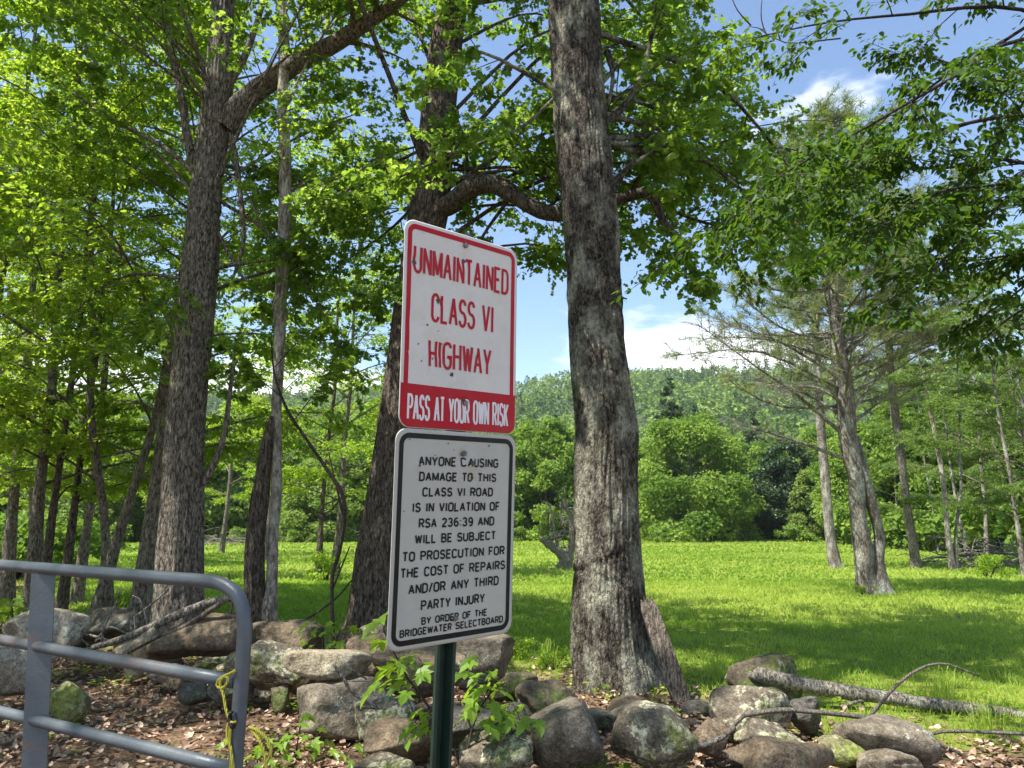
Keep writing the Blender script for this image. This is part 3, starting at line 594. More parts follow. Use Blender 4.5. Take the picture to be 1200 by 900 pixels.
big_tree('ash_tree', 'thick furrowed grey-brown trunk with a heavy limb rising right, behind the gate corner', T1rows, 9.8, M_bark_ash, M_maple, 51,
    targets(14, -60, 470, -160, 120, 7.5, 13, 3, [(265, 70, 75, 150), (370, 60, 60, 50)]) + targets(9, 30, 460, 120, 420, 9, 13, 4) + box_targets(2, (-7, 5, 8.5), (-2, 9, 13), 40), furrow=.022, cell=.042, vfreq=.38, top=(.2, 0, 4), flare=.35,
    extra=[dict(rows=[(262, 150, 30), (285, 120, 26), (312, 98, 24), (345, 76, 21, 9.6), (400, 46, 18, 9.3), (450, 12, 15, 9.0), (520, -40, 11, 8.6)], t0=.5, nsec=6, seclen=1.1),
           dict(rows=[(238, 215, 12), (222, 175, 10), (214, 120, 8.5), (202, 65, 7), (186, -10, 6), (180, -80, 4)], t0=.6, nsec=4),
           dict(rows=[(232, 205, 7), (185, 168, 5), (130, 140, 4.5), (70, 98, 3)], nsec=5, ntw=5),
           dict(rows=[(232, 578, 9), (252, 540, 8), (264, 505, 7), (268, 470, 6), (276, 410, 4)], nsec=5, ntw=4, t0=.6, seclen=.6),
           dict(rows=[(268, 150, 8), (276, 185, 6.5), (283, 240, 6), (285, 285, 5), (272, 330, 3)], leafy=0),
           dict(rows=[(250, 314, 6), (290, 308, 3.5), (350, 302, 2)], leafy=0),
           dict(rows=[(240, 245, 5), (300, 340, 4), (360, 300, 2)], leafy=1, nsec=6),
           dict(rows=[(262, 110, 9), (285, 70, 7), (300, 30, 6), (322, -40, 5)], nsec=4, t0=.5)],
    knots=[(P(236, 215, 9.6), .12, .05)], scars=[(6.05, .1, .06, .02)])
big_tree('dead_tree', 'slim pale two-stemmed tree with peeling bark, left of the signs',
    [(312, 716, 26), (318, 690, 15), (320, 640, 12), (324, 570, 12), (324, 480, 12), (327, 420, 13), (329, 350, 14), (334, 250, 15), (334, 180, 14), (331, 120, 12), (333, 60, 13), (330, 0, 12), (328, -90, 11)], 9.6, M_bark_pale, M_maple, 52,
    targets(4, 300, 460, -60, 220, 8.5, 11, 31), furrow=.006, cell=.05, sides=48, flare=.35, top=(0, 0, 2),
    extra=[dict(rows=[(330, 305, 4), (400, 230, 3), (450, 180, 2)], nsec=6, ntw=3, seclen=.5), dict(rows=[(328, 330, 4), (358, 280, 3), (430, 250, 2)], nsec=5, ntw=3, seclen=.5)],
    knots=[(P(333, 25, 9.6), .09, .05), (P(323, 360, 9.6), .08, .03)])
_dt = [o for o in bpy.data.objects if o.name.startswith('dead_tree')][0]
q1, r1 = PR([(304, 728, 32), (299, 690, 25), (299, 640, 23), (304, 590, 20), (309, 550, 17), (315, 512, 14), (319, 488, 7)], 9.55); q1[0][2] = -.1
V, f = trunk_mesh(q1, r1, 64, .03, .012, .5, .05, flare=.3, flare_h=.3); obj('stem', V, f, M_bark_mid, _dt, smooth=True, label='darker broken second stem')
big_tree('maple_tree', 'dark leaning trunk directly behind the two signs, with a crooked limb to the right',
    [(428, 752, 64), (434, 725, 56), (444, 650, 54), (456, 580, 53), (468, 500, 52), (481, 400, 50), (494, 300, 47), (504, 240, 45), (511, 160, 42), (517, 100, 40), (525, 40, 38), (533, -20, 36), (550, -200, 28)], 9.3, M_bark_mid, M_maple, 53,
    targets(17, 430, 860, -170, 200, 8.2, 13, 5, HOLES) + targets(8, 430, 800, 180, 300, 8.5, 11.5, 6, HOLES) + targets(4, 345, 460, 230, 420, 9, 12, 16) + box_targets(5, (-4, 4, 8.5), (1, 9, 14), 41), furrow=.02, cell=.042, vfreq=.42, top=(.5, 0, 4), flare=.4,
    extra=[dict(rows=[(506, 248, 26), (530, 238, 23, 9.1), (550, 221, 21, 8.9), (575, 215, 20, 8.8), (598, 226, 19, 8.7), (628, 245, 17, 8.6), (662, 251, 15, 8.5), (700, 242, 14, 8.4), (738, 230, 13, 8.3), (760, 226, 12, 8.2), (777, 258, 10, 8.2), (797, 288, 8, 8.1), (825, 338, 4, 8.0)], t0=.62, nsec=9, seclen=.75, ntw=7),
           dict(rows=[(738, 230, 7), (752, 205, 6), (790, 190, 4), (850, 165, 3)], nsec=5, t0=.3), dict(rows=[(640, 247, 7), (655, 232, 5), (672, 228, 4)], leafy=0),
           dict(rows=[(770, 240, 5), (830, 262, 4), (890, 266, 2)], nsec=6, t0=.3), dict(rows=[(600, 228, 5), (560, 290, 3), (575, 330, 2)], nsec=4, t0=.4, seclen=.4),
           dict(rows=[(516, 90, 5), (545, 170, 4), (548, 230, 3)], nsec=5, t0=.4, seclen=.5)])
big_tree('maple_tree', 'big lichen-patched trunk in the middle, right of the signs, old plank leaning on it',
    [(722, 830, 112), (724, 800, 102), (716, 760, 92), (713, 700, 86), (711, 640, 79), (710, 560, 75), (709, 490, 71), (702, 430, 66), (698, 370, 64), (693, 270, 64), (684, 180, 64), (677, 90, 62), (671, 0, 60), (666, -80, 57), (655, -280, 46)], 7.35, M_bark_maple, M_maple, 54,
    targets(12, 560, 900, -260, 60, 6.5, 12, 7, HOLES) + targets(13, 700, 1010, 60, 300, 8, 12.5, 8, HOLES) + box_targets(6, (-2, 4, 8.5), (4, 9, 14), 42), furrow=.016, cell=.034, vfreq=1.0, sides=200, step=.024, top=(-.2, .2, 5), flare=.32,
    extra=[dict(rows=[(660, 104, 4, 7.3), (610, 150, 3.4, 7.1), (550, 172, 3, 7.0), (480, 203, 2.4, 6.9), (440, 216, 2, 6.8)], nsec=7, ntw=5, seclen=.5, t0=.3),
           dict(rows=[(690, 130, 6, 7.3), (560, 60, 4, 6.9), (500, 95, 2, 6.7)], nsec=6, seclen=.6), dict(rows=[(700, 150, 9), (735, 120, 6), (760, 60, 4), (770, -30, 3)], nsec=6, t0=.4),
           dict(rows=[(712, 60, 8), (718, 90, 5), (712, 130, 3)], leafy=0), dict(rows=[(715, 215, 6), (745, 190, 4), (800, 160, 3)], nsec=5, t0=.4)],
    scars=[(1.20, .16, .03, .009), (1.48, -.22, .03, .011), (.45, .3, .04, .010), (5.3, .0, .09, .010), (3.95, .05, .08, .008)],
    knots=[(P(748, 505, 7.2), .16, .022)])

# thin curving sapling between the pale tree and the signs
s_ = thing('sapling', 'thin dark crooked sapling stem between the pale two-stemmed tree and the signs', 'sapling', P(390, 742, 8.6))
wood = MB(); lf = MB(); tw = Twigs(61); pp, rr = PR([(390, 775, 5), (390, 736, 5), (389, 702, 4.6), (390, 672, 4.6), (398, 645, 4.6), (404, 604, 4.8), (400, 577, 4.4), (381, 547, 4), (358, 513, 3.6), (337, 481, 3), (322, 440, 2.4), (318, 400, 2)], 8.6)
tube(wood, smooth_path(pp, 60), np.interp(np.linspace(0, 1, 60), np.linspace(0, 1, len(rr)), rr), 8, amp=.1)
for r_ in ([(401, 582, 3), (385, 600, 2), (372, 600, 1.5)], [(404, 610, 3), (392, 560, 2.4), (385, 530, 1.6)], [(390, 690, 3), (402, 660, 2), (410, 640, 1.4)]):
    q_, w_ = PR(r_, 8.6); tube(wood, smooth_path(q_, 8), np.linspace(w_[0], w_[-1], 8), 5)
for t_ in ([(345, 492), (370, 460), (400, 430)], [(330, 465), (300, 440), (285, 420)], [(322, 430), (350, 400), (380, 380)]):
    tw.limb(wood, [P(a, b, 8.6) for a, b in t_], .008, .003, 5, .35, .22, 5, 5)
tw.finish(wood, lf, 7, .08, T_MAPLE); wood.build('stem', M_twig, s_); lf.build('leaves', M_maple, s_, kind='stuff')
for i_, (r_, lb) in enumerate([([(272, 760, 3), (270, 730, 3), (272, 700, 2.5), (268, 672, 2)], 'short bare dark stick standing behind the slabs right of the gate corner'), ([(280, 735, 4), (330, 738, 4), (365, 722, 3), (395, 700, 2.4), (412, 680, 2)], 'thin fallen branch arching low in front of the pale two-stemmed tree')]):
    q_, w_ = PR(r_, 8.7); mb = MB(); tube(mb, smooth_path(q_, 16), np.linspace(w_[0], w_[-1], 16), 6, amp=.1); o = mb.build('stick', M_twig); tag(o, lb, 'stick')

# beech reaching in from the right, its trunk outside the picture
bx, by = 4.75, 5.2; be = thing('beech_tree', 'leafy beech boughs hanging in from the upper right corner', 'tree', (bx, by, 0))
V, f = trunk_mesh([(bx, by, -.1), (bx + .05, by, 3), (bx - .1, by + .1, 6), (bx, by, 10)], [.2, .17, .13, .05], 40, .08, .003, flare=.4); obj('trunk', V, f, M_bark_grey, be, smooth=True)
wood = MB(); lf = MB(); tw = Twigs(71)
for rows_, ns, sl in [([(1200, 12), (1050, 18), (960, 28), (885, 44)], 7, .55), ([(1210, 46), (1110, 95), (1010, 152), (900, 215), (850, 262)], 15, .85), ([(1220, 105), (1160, 92), (1100, 70), (1050, 66)], 8, .5), ([(1210, 192), (1120, 196), (1000, 206), (890, 262), (850, 300)], 14, .8),
                      ([(1230, 215), (1150, 262), (1090, 320), (1035, 362)], 11, .5), ([(1230, 140), (1110, 150), (1020, 190), (930, 225)], 11, .7), ([(1250, 300), (1190, 345), (1130, 385)], 6, .4), ([(1250, -40), (1150, -60), (1060, -70)], 8, .7), ([(1240, 250), (1160, 235), (1060, 250), (960, 300)], 10, .6),
                      ([(1240, -100), (1120, -160), (1000, -220)], 9, .9), ([(1250, 60), (1180, 150), (1120, 230)], 8, .6), ([(1260, 340), (1195, 365), (1150, 400)], 5, .3), ([(1240, 20), (1160, 60), (1080, 110), (1010, 190)], 10, .6), ([(1250, 180), (1180, 215), (1100, 225), (1000, 290)], 11, .6), ([(1260, 280), (1180, 300), (1100, 310)], 8, .45)]:
    pts_ = [P(a, b, 5.1 - .35 * k * (1 if (ns % 2) else -1) * .5) for k, (a, b) in enumerate(rows_)]
    st = np.array([bx, by, pts_[0][2] - .5]); tw.limb(wood, [st] + pts_, .020, .004, int(ns * 1.2), sl, .27, 8, 7, t0=.3, droop=.22)
tw.finish(wood, lf, 9, .062, T_OVAL, tilt=.35, droop=.45, wood_r=.0018)
for r_ in ([(985, 45), (920, 50), (880, 30), (868, 60)], [(880, 30), (862, 8), (850, -30)], [(905, 48), (875, 55), (848, 62)], [(868, 60), (872, 75)], [(900, 46), (892, 20), (895, -20)]):
    tube(wood, smooth_path([P(a, b, 5.0) for a, b in r_], 10), np.linspace(.006, .002, 10), 5)
wood.build('branches', M_twig, be, smooth=True); lf.build('leaves', M_beech, be, kind='stuff')

# ------------------------------------------------------------------ pines in the meadow
def pine(name, label, rows, d, seed, stems=(), limbs=(), z0=5.0, z1=19, nl=50, reach=4.8, q=2600, top=(0, 0, 8), bm=M_bark_grey):
    rg = np.random.RandomState(seed); pts, rad = PR(rows, d); pts = np.vstack([[pts[0][0], pts[0][1], ground_h(*pts[0][:2]) - .1], pts, pts[-1] + np.array(top)]); rad = np.concatenate([[rad[0] * 1.25], rad, [.02]])
    root = thing(name, label, 'tree', pts[0]); V, f = trunk_mesh(pts, rad, 44, .09, .012, .5, .07, flare=.45, flare_h=.5, lump=.1); obj('trunk', V, f, bm, root, smooth=True)
    for s in stems:
        q1, r1 = PR(s, d); V, f = trunk_mesh(q1, r1, 32, .09, .012, .5, .07, flare=.3, flare_h=.4, lump=.1); obj('stem', V, f, bm, root, smooth=True)
    path = smooth_path(pts, 60); wood = MB(); lf = MB(); B = []; D = []
    def fine(lp, r0, green):
        tube(wood, lp, np.linspace(r0, .006, len(lp)), 6, cap=False, amp=.15)
        for k in range(int(14 + 5 * np.linalg.norm(lp[-1] - lp[0]))):
            t = rg.uniform(.2, 1); x = t * (len(lp) - 1); i = min(int(x), len(lp) - 2); p = lp[i] + (lp[i + 1] - lp[i]) * (x - i); dd = nrm(lp[i + 1] - lp[i])
            side = nrm(np.cross(dd, [0, 0, 1.0])) * rg.choice([-1, 1]); L = rg.uniform(.35, 1.15) * (1.2 - .6 * t); dr = nrm(dd * .8 + side * .8 + np.array([0, 0, rg.normal(.15, .25)])); e = p + dr * L
            tube(wood, [p, p + dr * L * .55 + rg.normal(0, .04, 3), e], [.011, .007, .004], 3, cap=False)
            for j in range(3):
                s2 = p + dr * L * rg.uniform(.3, 1); e2 = s2 + nrm(dr + rg.normal(0, .7, 3)) * rg.uniform(.12, .4); tube(wood, [s2, e2], [.006, .003], 3, cap=False)
                if rg.rand() < green: B.append(e2); D.append(nrm(e2 - s2))
            if rg.rand() < green: B.append(e); D.append(dr)
    for l in limbs:
        q1, r1 = PR([(a, b, 5, d + c) for a, b, c in l], d); fine(smooth_path(q1, 12), .055, .05)
    for k in range(nl):
        z = z0 + (z1 - z0) * (k + rg.uniform(0, .7)) / nl; i = np.argmin(np.abs(path[:, 2] - z)); p = path[i]; a = k * 2.4 + rg.normal(0, .3); t = (z - z0) / (z1 - z0)
        L = reach * (1 - .6 * t) * rg.uniform(.6, 1.1); dv = np.array([math.cos(a), math.sin(a), 0])
        fine(smooth_path([p, p + dv * L * .5 + np.array([0, 0, L * rg.uniform(.05, .3)]), p + dv * L + np.array([0, 0, L * rg.uniform(.1, .5)])], 7), .04 * (1 - .5 * t) + .008, np.clip(.08 + 1.5 * t, 0, .9))
    wood.build('branches', bm, root)
    if B:
        B = np.array(B); D = np.array(D); n = 19; m = len(B); ax = D[:, None] * .7 + rg.normal(0, .7, (m, n, 3)); ps = B[:, None] - D[:, None] * rg.uniform(0, .22, (m, n, 1)) + rg.normal(0, .03, (m, n, 3))
        lv = (np.array([(0, -.045, 0), (1, 0, 0), (0, .045, 0)]), [np.array([[0, 1, 2]])])
        leaves(lf, ps.reshape(-1, 3), ax.reshape(-1, 3), rg.normal(size=(m * n, 3)), rg.uniform(.12, .22, m * n), lv, np.clip(np.repeat(rg.uniform(.1, .9, m), n) + rg.normal(0, .1, m * n), 0, 1)); lf.build('needles', M_needle, root, kind='stuff')
    return root
pine('pine_tree', 'nearest meadow pine, two fused pale stems and long bare limbs, right of the middle trunk',
     [(1018, 696, 27), (1013, 672, 21), (1012, 645, 22), (1005, 600, 18), (1003, 560, 19), (994, 515, 21), (990, 460, 21), (983, 410, 18), (979, 350, 17), (975, 290, 12), (972, 235, 7)], 18.4, 81,
     stems=[[(1036, 700, 24), (1032, 682, 20), (1029, 660, 15), (1030, 625, 12), (1020, 585, 14), (1010, 548, 13), (1001, 512, 12)]],
     limbs=[[(988, 537, 0), (930, 516, -.5), (859, 495, -1)], [(986, 507, 0), (932, 461, -.6), (888, 431, -1.2), (829, 388, -1.8)], [(986, 487, 0), (942, 461, .4), (865, 440, .8)], [(984, 443, 0), (917, 402, -.3), (849, 378, -.5)],
            [(996, 498, 0), (1022, 478, .3), (1048, 458, .5)], [(994, 487, 0), (1030, 441, 0), (1074, 397, .4)], [(990, 446, 0), (1018, 412, -.6), (1068, 388, -1)], [(983, 415, 0), (945, 365, .5), (925, 330, .8)], [(986, 430, 0), (1010, 370, -.4), (1018, 320, -.5)], [(984, 470, 0), (960, 455, -1), (900, 452, -2)], [(985, 400, 0), (1030, 390, .5), (1085, 375, .8)]], z0=4.4, z1=11.8, top=(0, 0, 1.3))
pine('pine_tree', 'slimmer pine trunk standing behind and left of the nearest meadow pine', [(980, 668, 16), (973, 630, 12), (968, 570, 11), (962, 500, 10), (958, 430, 9), (954, 340, 8)], 31, 82, z0=6.5, z1=12.5, nl=30, reach=3.2, top=(0, 0, 2))
pine('pine_tree', 'straight pine trunk at the wood edge, right of the nearest meadow pine', [(1074, 662, 12), (1064, 600, 9), (1054, 520, 9), (1045, 450, 8), (1040, 380, 8)], 32, 83, z0=7, z1=15, nl=34, reach=3.6, top=(0, 0, 5), bm=M_bark_dark)
pine('pine_tree', 'short pale leaning trunk between the straight pine and the brush pile', [(1116, 664, 8), (1110, 620, 6), (1106, 570, 6), (1096, 510, 5)], 31, 84, z0=10, z1=15, nl=16, reach=3, top=(-.4, 0, 4), bm=M_bark_pale)
ap = thing('dead_tree', 'gnarled dead apple tree with a broken stub, just left of the middle trunk', 'tree', P(662, 668, 30)); wood = MB(); rg = np.random.RandomState(9)
for r_ in ([(660, 672, 20), (662, 655, 14), (650, 643, 9), (634, 631, 8)], [(664, 670, 14), (667, 650, 10), (671, 628, 8), (668, 605, 5), (660, 585, 3)], [(655, 648, 5), (650, 620, 3), (644, 590, 2)]):
    q1, r1 = PR(r_, 30); q1 = smooth_path(q1, 12); tube(wood, q1, np.interp(np.linspace(0, 1, 12), np.linspace(0, 1, len(r1)), r1), 10, amp=.35, freq=3)
for k in range(46):
    a = P(rg.uniform(640, 690), rg.uniform(590, 645), 30 + rg.normal(0, .5)); s = a
    for j in range(3): e = s + np.array([rg.normal(0, .3), rg.normal(0, .3), rg.uniform(-.15, .55)]); tube(wood, [s, (s + e) / 2 + rg.normal(0, .05, 3), e], [.022, .016, .01], 3, cap=False); s = e
wood.build('trunk', M_deadwood, ap)
# brush piles
def brush(label, px, py, d, w, h, n, seed):
    rg = np.random.RandomState(seed); c = P(px, py, d); c[2] = ground_h(c[0], c[1]); mb = MB()
    for k in range(n):
        s = c + np.array([rg.normal(0, w * .4), rg.normal(0, .7), abs(rg.normal(0, h * .35))]); a = rg.uniform(0, 3.14); L = rg.uniform(.5, 2); e = s + np.array([math.cos(a) * L, math.sin(a) * L * .5, rg.normal(0, .22) * L])
        r0 = rg.uniform(.01, .035); tube(mb, [s, (s + e) / 2 + rg.normal(0, .1, 3), e], [r0, r0 * .8, r0 * .4], 4)
    o = mb.build('brush_pile', M_deadwood, loc=c, kind='stuff'); return tag(o, label, 'brush pile')
brush('long heap of grey cut branches at the wood edge on the right', 1160, 655, 33, 3.4, 1.6, 230, 1)
brush('low heap of grey dead branches at the far meadow edge, left of the pale tree', 262, 634, 70, 5, 1.5, 160, 2)
brush('grey brush heap at the meadow edge behind the thin trunk pair', 470, 610, 62, 3, 3.5, 130, 3)

# ------------------------------------------------------------------ metal gate
GA = P(285, 690, 1.95); GB = P(0, 662, 2.49); gd = nrm((GB - GA)[:2]); gn = np.array([gd[1], -gd[0]])
def gp(px, py, off=0.0):
    u, v = (px - 600) / F, (450 - py) / F; dr = np.array([u, cs - v * sn, sn + v * cs]); o = np.array([0, 0, EYE])
    t = (GA[:2] @ gn) / (dr[:2] @ gn); p = o + dr * t; return p - nrm(dr) * off
def paint(name, c, rust):
    m, nt, out = mat(name); v = mapped(nt, (1, 1, 1)); n = noise(nt, v, 14, 7, .7); n2 = noise(nt, v, 90, 4, .6); n3 = noise(nt, mapped(nt, (1, 1, 3)), 3.5, 5, .7)
    col = ramp(nt, n, [(.3, tuple(x * .82 for x in c)), (.7, tuple(x * 1.15 for x in c))])
    rm_ = mixc(nt, 1.0, ramp(nt, n3, [(.56, (0, 0, 0)), (.68, (1, 1, 1))]), ramp(nt, n2, [(.46, (0, 0, 0)), (.6, (.75, .75, .75))]), 'MULTIPLY')
    pbsdf(nt, out, mixc(nt, rm_, col, rust), .42, bump(nt, n2, .0012), .5, .15); return m
M_gate = paint('grey_gate_paint', (.098, .112, .126), (.22, .10, .055))
gate = thing('metal_gate', 'grey tubular metal farm gate at the lower left, top corner rounded', 'gate', (GA[0], GA[1], .1))
tr = .0178; mb = MB()
a0, a1 = gp(0, 662), gp(236, 680.5); far = a0 + (a0 - a1) * 2.2; c_ = gp(285, 740); bot = np.array([c_[0], c_[1], .22])
seg = [far, a0 + (a0 - a1) * .8, a0, gp(120, 671), a1]; arc_ = [gp(255, 684), gp(269, 691), gp(279, 702), gp(284.5, 717), gp(285.5, 733)]
path = smooth_path([far + (a0 - far) * k / 12 for k in range(12)] + [a0 + (a1 - a0) * k / 9 for k in range(10)] + [gp(255, 683), gp(270, 690), gp(280, 701), gp(284.5, 716), gp(286, 733)] + [gp(286, 750) + (bot - gp(286, 750)) * k / 24 for k in range(25)], 260)
tube(mb, path, tr, 24); mb.build('frame', M_gate, gate, smooth=True)
for (l, r) in (((0, 749.5), (276, 799)), ((0, 834), (276, 902)), ((0, 935), (276, 1032)), ((0, 1040), (276, 1160))):
    A_, B_ = gp(*l), gp(*r); mb = MB(); tube(mb, smooth_path([A_ + (A_ - B_) * 1.9, A_, B_], 20), tr * .93, 20); mb.build('rail', M_gate, gate, smooth=True)
# upright flat bar set slantwise so that the rails run through it
for pxa, pxb in ((51, 40), (-330, -320)):
    T_, B_ = gp(pxa, 672), gp(pxb, 900); dz = (B_ - T_); B_ = T_ + dz * 2.6; ang = math.atan2(gd[1], gd[0]) + R(180 + 38); w = np.array([math.cos(ang), math.sin(ang), 0]); th_ = np.array([-w[1], w[0], 0]) * .0025; hw = .034
    c8 = [T_ - w * hw, T_ + w * hw, B_ + w * hw, B_ - w * hw]; V = [c + th_ for c in c8] + [c - th_ for c in c8]
    obj('upright', V, [np.array([[0, 1, 2, 3], [7, 6, 5, 4], [0, 4, 5, 1], [1, 5, 6, 2], [2, 6, 7, 3], [3, 7, 4, 0]])], M_gate, gate)
    rib = [T_ - w * hw, T_ - w * hw + th_ * 9, B_ - w * hw + th_ * 9, B_ - w * hw]; V = [c for c in rib] + [c + w * .004 for c in rib]
m, nt, out = mat('yellow_rope'); v = mapped(nt, (1, 1, 1)); wv = N(nt, 'ShaderNodeTexWave'); wv.inputs['Scale'].default_value = 60; nt.links.new(v, wv.inputs['Vector'])
pbsdf(nt, out, ramp(nt, wv.outputs['Fac'], [(0, (.36, .31, .03)), (1, (.62, .56, .08))]), .6, bump(nt, wv.outputs['Fac'], .002), .3); M_rope = m
m, nt, out = mat('black_plastic'); pbsdf(nt, out, (.015, .015, .018), .35, None, .5); M_black = m
rope = thing('rope', 'yellow rope looped over the gate rail and hanging beside the end post', 'rope', gp(266, 800, .03)); mb = MB()
def rp(l, off=.035): return smooth_path([gp(a, b, off + (c if len(r_) > 2 else 0)) for r_ in l for a, b, c in [(r_ + (0,))[:3]]], 40)
tube(mb, rp([(276, 786, .0), (268, 790), (258, 795), (254, 804), (262, 806), (268, 796), (264, 792), (258, 800), (262, 815), (265, 832), (270, 850), (269, 870), (273, 900), (272, 960)]), .0036, 8)
tube(mb, rp([(276, 846, .005), (268, 848), (266, 862), (271, 880), (270, 905)]), .0032, 8)
tube(mb, rp([(292, 852, -.02), (302, 856), (314, 868), (317, 884), (308, 902), (302, 925)]), .0036, 8)
tube(mb, rp([(294, 853, -.02), (304, 868), (310, 884), (313, 905)]), .0036, 8); mb.build('cord', M_rope, rope, smooth=True)
mb = MB(); tube(mb, rp([(271, 834), (269, 842), (272, 852), (275, 846), (274, 836)]), .0052, 8); mb.build('clip', M_black, rope, smooth=True)

# ------------------------------------------------------------------ road signs
def frame(c, yaw, pt, ro):
    Rz = np.array([[math.cos(yaw), -math.sin(yaw), 0], [math.sin(yaw), math.cos(yaw), 0], [0, 0, 1]]); Rx = np.array([[1, 0, 0], [0, math.cos(pt), -math.sin(pt)], [0, math.sin(pt), math.cos(pt)]])
    Ry = np.array([[math.cos(ro), 0, math.sin(ro)], [0, 1, 0], [-math.sin(ro), 0, math.cos(ro)]]); return Rz @ Rx @ Ry, np.array(c, float)
SW, SH = .457, .61
def arcp(cx, cy, rx, ry, a0, a1, n=9): return [(cx + rx * math.cos(R(a0 + (a1 - a0) * k / n)), cy + ry * math.sin(R(a0 + (a1 - a0) * k / n))) for k in range(n + 1)]
def rrp(x0, y0, x1, y1, r): return arcp(x1 - r, y1 - r, r, r, 0, 90) + arcp(x0 + r, y1 - r, r, r, 90, 180) + arcp(x0 + r, y0 + r, r, r, 180, 270) + arcp(x1 - r, y0 + r, r, r, 270, 360) + [(x1, y1 - r)]
r3 = .34
def glyphs(rx=.38, ry=.24):
    G = {}
    G['A'] = [[(0, 0), (.5, 1), (1, 0)], [(.17, .33), (.83, .33)]]
    G['B'] = [[(0, 0), (0, 1), (.58, 1)] + arcp(.58, .765, .36, .235, 90, -90)[1:] + [(0, .53)], [(.58, .53)] + arcp(.6, .265, .4, .265, 90, -90)[1:] + [(0, 0)]]
    G['C'] = [arcp(.5, 1 - ry, .5, ry, 15, 180) + arcp(.5, ry, .5, ry, 180, 345)]
    G['D'] = [[(0, 0), (0, 1), (.5, 1)] + arcp(.5, 1 - ry * 1.2, .5, ry * 1.2, 90, 0)[1:] + arcp(.5, ry * 1.2, .5, ry * 1.2, 0, -90) + [(0, 0)]]
    G['E'] = [[(1, 1), (0, 1), (0, 0), (1, 0)], [(0, .52), (.85, .52)]]
    G['F'] = [[(1, 1), (0, 1), (0, 0)], [(0, .50), (.85, .50)]]
    G['G'] = [arcp(.5, 1 - ry, .5, ry, 15, 180) + arcp(.5, ry, .5, ry, 180, 360) + [(1, .46), (.55, .46)]]
    G['H'] = [[(0, 0), (0, 1)], [(1, 0), (1, 1)], [(0, .52), (1, .52)]]
    G['I'] = [[(.5, 0), (.5, 1)]]
    G['J'] = [[(1, 1), (1, ry)] + arcp(.5, ry, .5, ry, 0, -175)[1:]]
    G['K'] = [[(0, 0), (0, 1)], [(1, 1), (.04, .38)], [(.36, .58), (1, 0)]]
    G['L'] = [[(0, 1), (0, 0), (1, 0)]]
    G['M'] = [[(0, 0), (0, 1), (.5, .08), (1, 1), (1, 0)]]
    G['N'] = [[(0, 0), (0, 1), (1, 0), (1, 1)]]
    G['O'] = [arcp(.5, 1 - ry, .5, ry, 0, 180) + arcp(.5, ry, .5, ry, 180, 360) + [(1, 1 - ry)]]
    G['P'] = [[(0, 0), (0, 1), (.58, 1)] + arcp(.58, .74, .42, .26, 90, -90)[1:] + [(0, .48)]]
    G['R'] = G['P'] + [[(.52, .48), (1, 0)]]
    G['S'] = [arcp(.5, .76, .46, .24, 15, 180) + arcp(.5, .76, .46, .24, 180, 268)[1:] + arcp(.5, .26, .5, .26, 88, 0) + arcp(.5, .26, .5, .26, 0, -165)[1:]]
    G['T'] = [[(0, 1), (1, 1)], [(.5, 1), (.5, 0)]]
    G['U'] = [[(0, 1), (0, ry)] + arcp(.5, ry, .5, ry, 180, 360)[1:] + [(1, 1)]]
    G['V'] = [[(0, 1), (.5, 0), (1, 1)]]
    G['W'] = [[(0, 1), (.24, 0), (.5, .92), (.76, 0), (1, 1)]]
    G['Y'] = [[(0, 1), (.5, .42), (1, 1)], [(.5, .42), (.5, 0)]]
    G['/'] = [[(0, -.05), (1, 1.05)]]
    G['2'] = [arcp(.5, .72, .48, .28, 165, -20) + [(.0, .0), (1, 0)]]
    G['3'] = [arcp(.48, .755, .44, .245, 160, -80) + [(.42, .52)], [(.44, .52)] + arcp(.5, .26, .48, .26, 85, -165)]
    G['6'] = [arcp(.55, .62, .5, .38, 60, 180) + [(.05, .3)], arcp(.52, .30, .46, .30, 0, 360)]
    G['9'] = [arcp(.45, .38, .5, .38, 240, 360) + [(.95, .7)], arcp(.48, .70, .46, .30, 0, 360)]
    G[':'] = [[(.5, .08), (.5, .20)], [(.5, .62), (.5, .74)]]
    return G
GL = glyphs(); WID = {'I': .18, 'M': 1.25, 'W': 1.35, ':': .2, '/': .6, 'A': 1.08, 'V': 1.05, 'L': .85, 'E': .88, 'F': .85, 'O': 1.05, 'G': 1.03, 'S': .98, 'T': .95, 'Y': 1.05, 'C': 1.0, ' ': .55, 'J': .85}
